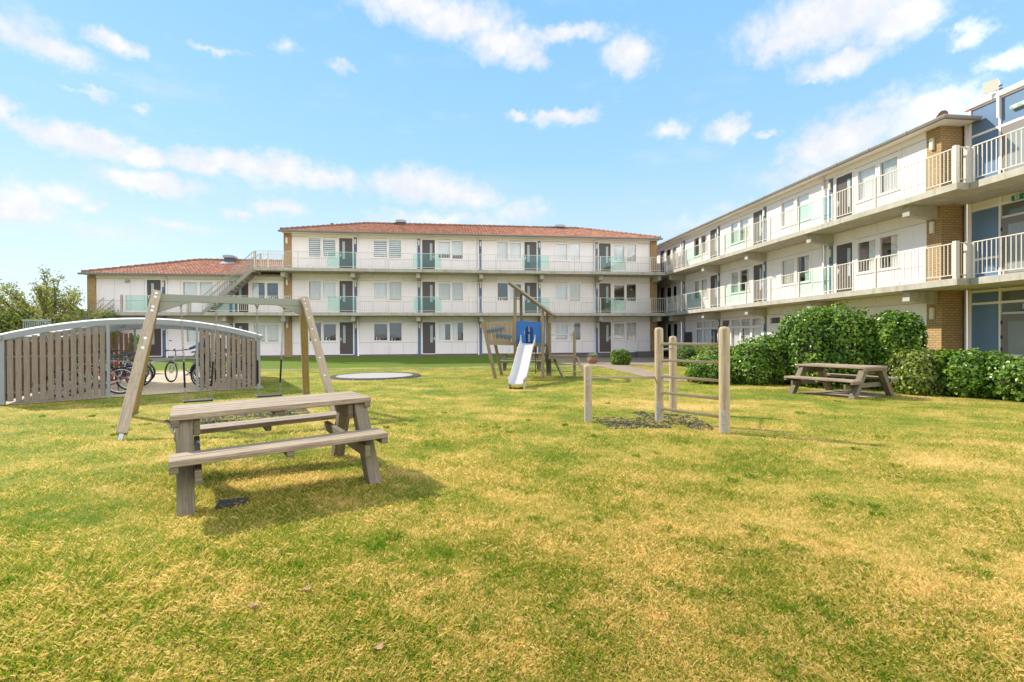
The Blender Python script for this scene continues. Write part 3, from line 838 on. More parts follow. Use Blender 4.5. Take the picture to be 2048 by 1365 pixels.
# galleries and their railings
for k_, (zt, xa) in enumerate(((3.05, -21.1), (5.93, -12.4))):
    mb = MB(); mb.box(xa if k_ else -10.95, 32.8, zt-.215, 15.116, YW-.002, zt)
    mb.build('gallery', CONC, bm, True, bevel=.01)
    rp = [-9.71+1.826*i for i in range(14)]
    for i in range(13):
        railing(FM, bm, rp[i], rp[i+1], 1.2, zt, 'glass' if i in (1, 4, 8, 11) else 'bars', None, (True, i == 12))
    railing(FM, bm, rp[-1], 15.19, 1.2, zt, 'bars', None, (False, False), step=.13)
    railing(FM, bm, -11.54, rp[0], 1.2, zt, 'bars', None, (True, False))
railing(FM, bm, -12.36, -11.54, 1.2, 5.93, 'bars', None, (True, False)); railing(FM, bm, -12.36, -11.0, .1, 5.93, 'bars')
mb = MB(); mb.box(-12.40, 32.88, 5.93, -12.3, 33.0, 6.98); mb.box(-12.40, 33.86, 5.93, -12.3, 33.98, 6.98); mb.build('gallery_post', CONC, bm, True)

# ---- the lower building on its left
bl = thing('low_apartment_building', 'lower two storey white building with tiled roof beside the bike shelter', 'building', (-17, YW, .2))
FL = FM
LW = [(-17.2, -16.34, 'net'), (-16.19, -15.43, 'net'), (-12.96, -12.18, 'half'), (-12.03, -11.34, 'dark')]
LW0 = [(-12.86, -12.18, 'curtain'), (-12.02, -11.34, 'curtain'), (-17.0, -16.3, 'net')]
for lv in range(2):
    z0 = ZF[lv]; zs = (2.83, 5.44)[lv]; hs = []; ws = []
    for a, b, kd in (LW if lv else LW0):
        h = (a-.06, b+.06, z0+.87, z0+2.06); hs.append(h); ws.append((h, kd))
    ds = [(-19.42, -18.48, z0, z0+2.2), (-14.11, -13.15, z0, z0+2.2)]
    wall(FL, bl, -22.33, -10.96, z0, zs, hs+ds, [-21.3, -20.35, -19.55, -17.4, -15.3, -13.07, -11.2], (z0+.84, z0+2.24))
    for h, kd in ws: window(FL, bl, *h, kd)
    for h in ds: door(FL, bl, *h, .4)
    for a, b in ((-18.45, -18.27), (-14.37, -14.19)): post_panel(FL, bl, a, b, z0, z0+2.1, z0+1.85)
# pale side door on the ground floor
mb = MB(); FL.box(mb, -18.1, -17.1, .0, .03, .3, 2.2); sd = mb.build('door', WHITE_TRIM, bl, True)
mb = MB(); FL.box(mb, -18.03, -17.9, .031, .07, 1.25, 1.3); mb.build('handle', BLACK, sd, True)
mb = MB(); FL.box(mb, -22.33, -10.96, -.3, -.012, -.3, .255); mb.build('plinth', CONCD, bl, True)
pillar(bl, -22.80, YW-.1, -22.332, YW+.6, -.3, 5.42)
mb = MB(); mb.box(-22.79, YW+.602, -.3, -10.96, 42.6, 5.36); mb.build('rear_wall', WHITE, bl, True)
mb = MB(); mb.box(-22.85, 33.62, 5.45, -10.99, YW+.7, 5.50); FL.box(mb, -22.33, -10.99, .001, .045, 5.30, 5.445); mb.build('soffit', WHITE_TRIM, bl, True)
hip_roof(bl, -22.9, -10.97, 33.58, 43.0, 5.52, .338, True, False)
gutter_x(bl, -22.98, -10.99, 33.60, 5.54)
roof_vent(bl, -15.78, 37.6, 7.05)
mb = MB(); FL.box(mb, -21.1, -10.96, .003, 1.3, 2.835, 3.05); mb.build('gallery', CONC, bl, True, bevel=.01)
for u in (-18.36, -14.28): beam_end(FL, bl, u, 2.83)
pipe(FL, bl, -18.16, .15, 5.42)
railing(FL, bl, -19.9, -17.77, 1.2, 3.05, 'glass'); railing(FL, bl, -17.7, -16.35, 1.2, 3.05, 'bars')
railing(FL, bl, -15.2, -13.35, 1.2, 3.05, 'glass'); railing(FL, bl, -13.35, -11.54, 1.2, 3.05, 'bars', None, (False, False))
mb = MB()
for u in (-20.12, -16.2, -16.32): FL.box(mb, u-.05, u+.05, 1.15, 1.28, 3.05, 4.12)
mb.build('gallery_post', CONC, bl, True)
mb = MB(); FL.box(mb, -20.62, -20.38, .001, .1, 5.02, 5.2); FL.box(mb, -20.56, -20.44, .1, .22, 5.04, 5.14); mb.build('floodlight', STEEL, bl, True)

# ---- outside stairs
def staircase(name, label, x0, z0, x1, z1, yn, yf, n):
    t = thing(name, label, 'staircase', (x0, (yn+yf)/2, z0))
    dx = (x1-x0)/n; dz = (z1-z0)/n; sx = 1 if x1 > x0 else -1
    for y in (yn+.03, yf-.03):
        mb = MB(); mb.prism([(x0-.0*sx, y-.03, z0-.22), (x0, y-.03, z0+.04), (x1, y-.03, z1+.02), (x1, y-.03, z1-.24)], (0, .06, 0)); mb.build('stringer', GREYSTAIR, t, True)
    for i in range(n):
        mb = MB(); x = x0+dx*(i+.5); z = z0+dz*(i+1)-.09
        mb.prism([(x-dx*.62, yn+.062, z-.05), (x+dx*.62, yn+.062, z-.05), (x+dx*.62, yn+.062, z+.05), (x-dx*.62, yn+.062, z+.05)], (0, yf-yn-.124, 0)); mb.build('step', CONC, t, True)
    for y in (yn+.03, yf-.03):
        mb = MB()
        for k_, h in enumerate((.98, .62)):
            mb.beam((x0, y, z0+h), (x1, y, z1+h), .035, .035)
        m_ = n*2
        for i in range(m_+1):
            q = i/m_; mb.beam((x0+(x1-x0)*q, y, z0+(z1-z0)*q+.02), (x0+(x1-x0)*q, y, z0+(z1-z0)*q+.97), .016, .016, (1, 0, 0))
        mb.build('handrail', GREYRAIL, t, True)
    return t
GREYSTAIR = paint('stair_steel', (0.30, 0.28, 0.235), .55, .2, .35, (.2, .16, .11), 5)
st = staircase('outside_staircase', 'open concrete step staircase rising between the two galleries in front of white wall', -15.45, 3.05, -12.4, 5.93, 32.80, 33.75, 15)
mb = MB(); mb.box(-16.28, 32.72, 2.83, -15.45, 32.79, 3.05); mb.build('landing_edge', GREYSTAIR, st, True)
staircase('outside_staircase', 'staircase going down left from the low gallery end by the brick pillar', -21.12, 2.95, -24.0, .2, 32.85, 33.8, 15)

# ---- the right-hand wing
XW = 16.42
FW = Facade('y', XW)
bw = thing('side_wing_building', 'three storey white wing with railed galleries running along the right side', 'building', (XW, 24, .2))
RW = [(16.09, 16.85), (17.03, 17.88), (20.57, 21.38), (21.56, 22.47), (25.14, 25.97), (26.17, 26.87), (29.57, 30.36), (30.58, 31.25), (33.85, 34.5), (34.73, 35.56)]
RD = [(18.15, 18.98, True, .72), (23.96, 24.74, False, .7), (28.38, 29.18, False, .7), (35.86, 36.64, False, .7)]
RP = [(19.17, 19.36), (23.64, 23.84), (28.06, 28.26), (32.55, 32.76)]
RK = [['curtain', 'curtain', 'curtain', 'curtain', 'dark', 'half', 'net', 'net', 'dark', 'dark'],
      ['half', 'half', 'half', 'curtain', 'half', 'curtain', 'net', 'net', 'dark', 'dark'],
      ['curtain', 'net', 'blindfull', 'blindfull', 'net', 'blindfull', 'half', 'dark', 'curtain', 'half']]
for lv in (1, 2):
    z0 = ZF[lv]; zs = (0, 5.71, 8.36)[lv]; hs = []
    for a, b in RW: hs.append((a-.06, b+.06, z0+.80, z0+2.10))
    dh = [(a-.06, b+.06, z0, z0+2.2) for a, b, _, _ in RD]
    wall(FW, bw, 14.992, 38.0, z0, zs, hs+dh, [16.0, 16.94, 18.0, 20.4, 21.47, 22.6, 25.0, 26.07, 27.0, 29.4, 30.47, 31.4, 33.7, 34.62], (z0+.74, z0+2.25))
    for i, h in enumerate(hs): window(FW, bw, *h, RK[lv][i], .06)
    for (a, b, hl, pu), h in zip(RD, dh): door(FW, bw, *h, 1-pu if pu != .72 else .28, not hl)
    for a, b in RP: post_panel(FW, bw, a, b, z0, z0+2.2, z0+1.88)
# ground floor: glazed fronts, high windows, plain panels
z0 = ZF[0]
GW = []
def cells(us, zs_, kinds):
    for (a, b), kd in zip(zip(us, us[1:]), kinds):
        for (c, d), q in zip(zip(zs_, zs_[1:]), range(9)):
            GW.append((a+.004, b-.004, c+.004, d-.004, kd))
cells([24.0, 24.95, 25.95, 26.95], [z0+.15, z0+1.62, z0+2.12], ['net', 'net', 'net'])
cells([29.2, 30.15, 31.1], [z0+.15, z0+1.62, z0+2.12], ['net', 'net'])
cells([20.5, 21.45, 22.5, 23.4], [z0+1.68, z0+2.10], ['dark', 'half', 'dark'])
GW += [(33.7, 34.55, z0+.8, z0+2.1, 'dark'), (34.7, 35.6, z0+.8, z0+2.1, 'dark')]
gd = [(27.0, 27.95, z0, z0+1.60, True), (28.3, 29.18, z0, z0+1.60, False)]
GW += [(27.0, 27.95, z0+1.62, z0+2.12, 'dark'), (28.3, 29.18, z0+1.62, z0+2.12, 'net')]
hs = [g_[:4] for g_ in GW]
wall(FW, bw, 14.992, 38.0, z0, 2.83, hs+[g_[:4] for g_ in gd], [16.0, 17.0, 18.1, 19.45, 20.42, 21.47, 22.5], (z0+.7, z0+2.24))
for g_ in GW: window(FW, bw, *g_[:4], g_[4], .06)
for g_ in gd: door(FW, bw, *g_[:4], .6, g_[4])
for a, b in RP: post_panel(FW, bw, a, b, z0-.3, z0+2.12, z0+1.9)
mb = MB(); FW.box(mb, 31.55, 32.4, .0, .12, z0-.2, z0+1.42); mb.build('meter_cupboard', DOOR, bw, True)
mb = MB(); FW.box(mb, 14.992, 38, -.3, -.012, -.5, z0-.004); mb.build('plinth', CONCD, bw, True)
mb = MB(); mb.box(XW-.012, 14.48, -.4, 17.26, 14.990, 8.36); mb.build('brick_pillar', BRICK, bw, True)
FWP = Facade('y', XW-.012)
for z in (2.08, 5.02, 7.86): lamp(FWP, bw, 14.76, z)
mb = MB(); mb.box(XW+.602, 14.995, -.4, 26, 45, 8.3); mb.build('rear_wall', WHITE, bw, True)
mb = MB(); mb.box(15.98, 14.02, 8.39, 17.2, 38, 8.43); FW.box(mb, 14.995, 38, .001, .045, 8.2, 8.385); mb.build('soffit', WHITE_TRIM, bw, True)
mb = MB(); d = 5.0; zr = 8.45+d*.343
mb.face([(15.95, 14.0, 8.45), (15.95, 46, 8.45), (20.95, 46, zr), (20.95, 19.0, zr)], [(0, 0), (100, 0), (100, 14), (20, 14)])
mb.face([(15.95, 14.0, 8.45), (25.95, 14.0, 8.45), (20.95, 19, zr)], [(0, 0), (40, 0), (20, 14)])
mb.face([(25.95, 14.0, 8.45), (25.95, 46, 8.45), (20.95, 46, zr), (20.95, 19.0, zr)], [(0, 0), (100, 0), (100, 14), (20, 14)])
rw = mb.build('roof', TILE, bw, True)
mb = MB(); caps(mb, (16.05, 14.1, 8.55), (20.95, 19, zr+.06), .13); caps(mb, (20.95, 19, zr+.06), (20.95, 46, zr+.06)); mb.build('ridge_tiles', RIDGE, rw, True)
mb = MB(); pr = [(.0, .0), (-.13, .0), (-.145, -.03), (-.12, -.10), (-.03, -.115), (.0, -.10)]
def gut(A, B):
    for i in range(len(pr)): j = (i+1) % len(pr); mb.face([A[i], A[j], B[j], B[i]])
A = [(15.98+a, 14.0+a, 8.47+b) for a, b in pr]; B = [(15.98+a, 40, 8.47+b) for a, b in pr]; C_ = [(17.22, 14.0+a, 8.47+b) for a, b in pr]
gut(A, B); gut(A, C_); mb.face(C_)
y = 15.2
while y < 38: mb.box(15.828, y, 8.37, 15.975, y+.03, 8.477); y += 1.55
mb.build('gutter', ZINC, bw, True)
for u in (14.74, 19.26, 23.74, 28.16, 32.65):
    for zs in (2.83, 5.71): beam_end(FW, bw, u, zs, 1.08)
for u in (19.62, 32.95): pipe(FW, bw, u, .1, 8.33)
for zt in (3.05, 5.93):
    mb = MB(); mb.box(15.12, 12.87, zt-.215, XW-.002, 38, zt); mb.build('gallery', CONC, bw, True, bevel=.01)
    ry = [12.97, 13.92, 15.78, 17.77, 19.66, 21.58, 23.52, 25.49, 27.99, 29.95, 31.2, 32.85]
    for i in range(11):
        railing(FW, bw, ry[i], ry[i+1], 1.22, zt, 'glass' if i in (3, 6, 8) else 'bars', None, (True, i == 10), h=1.08)
    gp = MB(); FW.box(gp, 12.91, 13.02, 1.16, 1.29, zt, zt+1.13); FW.box(gp, 12.88, 12.98, .86, .95, zt, zt+1.1); gp.build('gallery_post', RAILW, bw, True)
# dark link corridor closing the corner behind the galleries
mb = MB(); mb.box(14.99, 37.9, -.3, XW, 38.2, 8.3); mb.box(14.995, 34.75, -.3, 15.02, 37.88, 5.7); mb.build('corner_wall', DOOR, bw, True)
mb = MB(); FW.box(mb, 18.33, 18.52, .0, .05, 2.36, 2.54); sp_ = mb.build('speaker', LAMP, bw, True)
mb = MB(); mb.tube([FW.P(18.425, .051, 2.45), FW.P(18.425, .058, 2.45)], .05, 14); mb.build('cone', BLACK, sp_, True)
mb = MB(); mb.tube([FW.P(18.75, .0, 2.70), FW.P(18.75, .16, 2.64)], .02, 8); mb.tube([FW.P(18.80, .16, 2.62), FW.P(18.62, .22, 2.58)], .045, 10); mb.build('camera', BLACK, bw, True)
mb = MB(); FW.box(mb, 18.55, 19.0, .0, .03, 1.75, 2.17); mb.build('notice_board', STEEL, bw, True)

def text(body, size, mat_, parent, loc, rot, name='lettering'):
    cu = bpy.data.curves.new(name, 'FONT'); cu.body = body; cu.size = size; cu.extrude = .002; cu.align_x = 'CENTER'
    tmp = bpy.data.objects.new('tmp', cu); COL.objects.link(tmp)
    me = bpy.data.meshes.new_from_object(tmp.evaluated_get(bpy.context.evaluated_depsgraph_get()))
    bpy.data.objects.remove(tmp); me.materials.clear(); me.materials.append(mat_)
    o = bpy.data.objects.new(name, me); COL.objects.link(o); o.parent = parent
    o.location = Vector(loc)-WL[parent.name]; o.rotation_euler = rot
    return o
text('47', .17, WHITE_TRIM, bw, FW.P(23.74, .045, 1.33), (R(90), 0, R(-90)), 'house_number')

# ---- blue link block at the right edge
XB = 17.32
FB = Facade('y', XB)
bb = thing('blue_link_building', 'taller link block with blue panels and grey doors at the right edge', 'building', (XB, 11, .2))
mb = MB(); mb.box(XB+.01, 6.0, -.3, 24, 14.34, 8.86); mb.build('wall', WHITE_TRIM, bb, True)
mb = MB(); mb.box(XB-.12, 5.95, 8.87, 24.1, 14.44, 9.02); mb.build('roof', WHITE_TRIM, bb, True)
PAN = [(7.97, 8.80), (5.98, 7.88), (3.85, 5.42), (3.10, 3.78), (2.40, 2.72), (.5, 2.32)]
for a, b in PAN:
    mb = MB(); FB.box(mb, 13.42, 14.24, .0, .02, a, b); mb.build('blue_panel', BLUE, bb, True)
mb = MB()
for u in (14.25, 13.36, 12.0, 11.2):
    FB.box(mb, u-.0, u+.07 if u > 14 else u+.055, .0, .06, .2, 8.86)
for z in (7.89, 5.44, 3.79, 2.73, 2.33, 8.81): FB.box(mb, 11.3, 14.24, .0, .045, z, z+.075 if z != 8.81 else 8.86)
mb.build('frame', WHITE_TRIM, bb, True)
mb = MB(); FB.box(mb, 12.06, 13.35, .0, .02, 7.97, 8.80); mb.build('blue_panel', BLUE, bb, True)
GREYDOOR = paint('grey_door', (0.20, 0.17, 0.155), .4, .05, .05)
for z, top in ((5.95, 7.88), (3.07, 5.0), (.45, 1.98)):
    mb = MB(); FB.box(mb, 12.3, 13.34, .0, .05, z, top); d_ = mb.build('door', GREYDOOR, bb, True)
    mb = MB(); FB.box(mb, 12.42, 13.15, .051, .056, z+.2, top-.22); mb.build('pane', plain('door_glass', (.26, .28, .28), .06) if 'door_glass' not in bpy.data.materials else bpy.data.materials['door_glass'], d_, True)
    mb = MB()
    for q in (.25, .5, .8): FB.box(mb, 13.32, 13.35, .05, .075, z+(top-z)*q, z+(top-z)*q+.1)
    mb.build('hinge', BLACK, d_, True)
for z, top in ((5.08, 5.42), (2.40, 2.70), (2.05, 2.32)):
    mb = MB(); FB.box(mb, 12.3, 13.34, .0, .02, z, top); mb.build('fanlight', plain('fanlight_glass', (.12, .13, .11), .08) if 'fanlight_glass' not in bpy.data.materials else bpy.data.materials['fanlight_glass'], bb, True)
mb = MB(); mb.tube([(XB-.09, 14.36, .2), (XB-.09, 14.36, 8.4)], .055, 10); mb.build('drainpipe', WHITE_TRIM, bb, True)
for zt in (3.05, 5.93):
    mb = MB(); mb.box(15.55, 5.0, zt-.215, XB-.002, 12.868, zt); mb.box(XW+.002, 12.87, zt-.215, XB-.002, 14.478, zt); mb.build('gallery', CONC, bb, True, bevel=.01)
    FG = Facade('y', 15.62)
    for a, b in ((11.2, 12.82), (9.4, 11.2), (7.6, 9.4)): railing(FG, bb, a, b, 0, zt, 'bars', None, (True, b > 12), h=1.08)
    FE = Facade('x', 12.93)
    railing(FE, bb, 15.2, 15.62, 0, zt, 'bars', None, (False, False), h=1.08)
# emergency sign with running figure and arrow
mb = MB(); FB.box(mb, 12.55, 13.02, .062, .11, 5.46, 5.62); sg = mb.build('exit_sign', GREENSIGN, bb, True)
mb = MB(); FB.box(mb, 12.81, 12.93, .111, .114, 5.475, 5.605)
FB.box(mb, 12.64, 12.67, .111, .114, 5.49, 5.60); mb.face([FB.P(12.60, .114, 5.535), FB.P(12.71, .114, 5.535), FB.P(12.655, .114, 5.48)]); FB.box(mb, 12.60, 12.71, .111, .1135, 5.53, 5.545)
mb.build('sign_symbol', PALESIGN, sg, True)
mb = MB()
mb.tube([FB.P(12.865, .116, 5.59), FB.P(12.865, .118, 5.59)], .011, 8)
for p, q in (((12.87, 5.575), (12.865, 5.535)), ((12.865, 5.535), (12.84, 5.515)), ((12.84, 5.515), (12.835, 5.49)), ((12.865, 5.535), (12.89, 5.51)), ((12.89, 5.51), (12.91, 5.512)), ((12.87, 5.57), (12.84, 5.555)), ((12.87, 5.57), (12.90, 5.555))):
    mb.beam(FB.P(p[0], .117, p[1]), FB.P(q[0], .117, q[1]), .009, .004, (1, 0, 0))
mb.build('running_figure', GREENSIGN, sg, True)
mb = MB(); FB.box(mb, 12.4, 13.06, .03, .13, 8.28, 8.41); el_ = mb.build('emergency_light', LAMP, bb, True, bevel=.03, seg=2)
mb = MB(); FB.box(mb, 12.45, 12.6, .131, .135, 8.31, 8.385); FB.box(mb, 12.72, 12.86, .131, .135, 8.31, 8.385); FB.box(mb, 12.96, 13.05, .131, .135, 8.31, 8.385); mb.build('sign_symbol', plain('mint', (.2, .6, .42), .4), el_, True)
mb = MB(); FB.box(mb, 12.58, 12.78, .06, .075, 2.06, 2.30); sg = mb.build('door_sign', SIGNBLUE, bb, True)
mb = MB(); FB.box(mb, 12.725, 12.745, .076, .079, 2.12, 2.26); FB.box(mb, 12.64, 12.72, .076, .079, 2.24, 2.26); FB.box(mb, 12.64, 12.66, .076, .079, 2.17, 2.235); FB.box(mb, 12.59, 12.655, .076, .079, 2.155, 2.17)
FB.box(mb, 12.585, 12.775, .0755, .0775, 2.29, 2.298); mb.build('sign_symbol', WHITE_TRIM, sg, True)
# antenna and flue on the roof edge
an = thing('panel_antenna', 'flat white panel antenna on a pipe at the blue block roof edge', 'antenna', (17.2, 13.38, 8.2))
mb = MB(); mb.tube([(17.2, 13.38, 8.2), (17.2, 13.38, 9.35)], .038, 12); mb.build('mast', WHITE_TRIM, an, True)
mb = MB(); mb.obox((17.1, 13.52, 9.24), (.02, .01, 0), (-.08, .16, 0), (0, 0, .18)); mb.build('panel', RAILW, an, True)
mb = MB(); mb.box(17.18, 13.27, 9.05, 17.22, 13.35, 9.09); mb.box(17.18, 13.27, 9.15, 17.22, 13.35, 9.19); mb.build('clamp', BLACK, an, True)
fl = MB(); fl.lathe([(.085, 0), (.085, .42), (.07, .46), (0, .47)], (17.95, 14.15, 9.0), 14)
tag(fl.build('flue_pipe', WHITE_TRIM), 'short white flue pipe on the flat roof of the blue block', 'flue pipe')
# ---------------------------------------------------------------- paths and paving
patch('bank_path', [(-13, 24.75, 0), (7.2, 23.6, 0), (7.0, 23.0, 0), (-13, 24.25, 0)], TRACK, 60, 2, .012)
patch('path', [(7.2, 23.5, 0), (8.75, 23.5, 0), (8.05, 14.9, 0), (6.75, 14.9, 0)], PATHM, 6, 24, .012)
patch('front_paving', [(4.6, 33.9, 0), (15.6, 33.9, 0), (15.6, 24.2, 0), (7.2, 23.5, 0)], PATHM, 14, 14, .009)
patch('wall_strip', [(-24, 34.05, 0), (4.7, 34.05, 0), (4.8, 33.2, 0), (-24, 33.2, 0)], TRACK, 50, 2, .012)
patch('low_building_paving', [(-24, 33.19, 0), (-15, 33.19, 0), (-16.5, 29, 0), (-24, 27.5, 0)], TRACK, 14, 8, .012)
EX, EY = Vector((.85, .527, 0)), Vector((-.43, .90, 0))
SA = Vector((-9.77, 12.02, -.1))
def SP(u, v, z=0): p = SA+EX*u+EY*v; return Vector((p.x, p.y, -.1+z))
patch('shelter_paving', [SP(-.3, -.05), SP(5.25, -.05), SP(5.25, 11.2), SP(-.3, 11.2)], PAVE, 14, 26, .014)
patch('table_slab', [(8.62, 11.25, 0), (10.33, 11.72, 0), (10.78, 10.42, 0), (9.0, 9.9, 0)], SLABM, 6, 6, .012)

# ---------------------------------------------------------------- bike shelter
sh = thing('bike_shelter', 'grey steel bike shelter with slatted wood ends and low arched roof', 'bike shelter', tuple(SA))
ARC = 5.1
def arch(u): return 1.47+.40*(1-((u-ARC/2)/(ARC/2))**2)
U1, U2 = 1.80, 3.62
SD = 5.9
DEP = {0: 0.0, 1: SD/2, 2: SD}
for v in (0, SD):
    for u in (0, U1, U2, ARC):
        mb = MB(); p = SP(u, v, .0); w_ = .085 if u in (0, ARC) else .06
        mb.obox(p+Vector((0, 0, arch(u)/2)), EX*w_/2, EY*.05, (0, 0, arch(u)/2)); mb.build('post', SHEDSTEEL, sh, True)
for v in (0, SD/2, SD):
    mb = MB(); N = 28
    us = [-.06+(ARC+.12)*i/N for i in range(N+1)]
    for a, b in zip(us, us[1:]):
        mb.beam(SP(a, v, arch(a)+.0), SP(b, v, arch(b)+.0), .07, .125)
    mb.build('arch', SHEDSTEEL, sh, True)
mb = MB(); us = [-.1+(ARC+.2)*i/32 for i in range(33)]
mb.grid([[SP(u, v, arch(u)+.075) for u in us] for v in (-.06, SD/2, SD+.1)]); mb.grid([[SP(u, v, arch(u)+.095) for u in us] for v in (-.06, SD/2, SD+.1)])
mb.build('roof', POLY, sh, True)
mb = MB()
for u in (.45, 1.0, U1, U2, 4.1, 4.6):
    mb.beam(SP(u, 0, arch(u)-.0), SP(u, SD, arch(u)-.0), .05, .05)
mb.build('purlin', SHEDSTEEL, sh, True)
for u in (-.05, ARC+.05):
    mb = MB(); mb.beam(SP(u, -.1, 1.47), SP(u, SD+.1, 1.47), .13, .085); mb.build('eaves_gutter', SHEDSTEEL, sh, True)
def slats(v, a, b, mat_, label=None, jitter=.0):
    mb = MB(); n = round((b-a)/.128)
    for i in range(n):
        u = a+(b-a)*(i+.5)/n; t = arch(u)-.085-random.random()*jitter
        c = SP(u, v+.0, 0); w_ = (b-a)/n*.36
        mb.obox(c+Vector((0, 0, .06+(t-.06)/2)), EX*w_, EY*.011, (0, 0, (t-.06)/2))
    for z in (.25, 1.05):
        mb.beam(SP(a, v+.035, z), SP(b, v+.035, z), .035, .045)
    o = mb.build('slat_panel', mat_, sh, True)
    return o
slats(.0, .06, U1-.04, WOODSLAT); slats(.0, U2+.04, ARC-.06, WOODSLAT)
for a, b in ((.06, U1-.04), (U2+.04, ARC-.06)): slats(SD, a, b, WOODRED, None, .12)
def side_slats(u):
    mb = MB(); n = 42
    for i in range(n):
        v = .1+(SD-.2)*(i+.5)/n
        mb.obox(SP(u, v, .06+1.32/2), EX*.011, EY*.048, (0, 0, 1.32/2))
    for z in (.25, 1.15): mb.beam(SP(u+.03, .05, z), SP(u+.03, SD-.05, z), .035, .05)
    mb.build('slat_panel', WOODRED, sh, True)
side_slats(.02); side_slats(ARC-.05)
def rack(u, v0, v1):
    mb = MB()
    mb.beam(SP(u, v0, .28), SP(u, v1, .28), .035, .035); mb.beam(SP(u+.35, v0, .05), SP(u+.35, v1, .05), .035, .035)
    v = v0+.1
    while v < v1:
        for o_ in (-.035, .035): mb.tube([SP(u+.35, v+o_, .05), SP(u+.05, v+o_, .42), SP(u-.05, v+o_, .28)], .008, 6)
        v += .55
    return mb
for k_, (u, lab) in enumerate(((.35, 'steel bike rack along the inner left side of the shelter'), (4.3, 'steel bike rack along the inner right side of the shelter'))):
    t = thing('bike_rack', lab, 'bike rack', tuple(SP(u, SD/2)), 0, 'racks inside the bike shelter')
    rack(u, .5, SD-.5).build('rack_bars', STEEL, t, True)

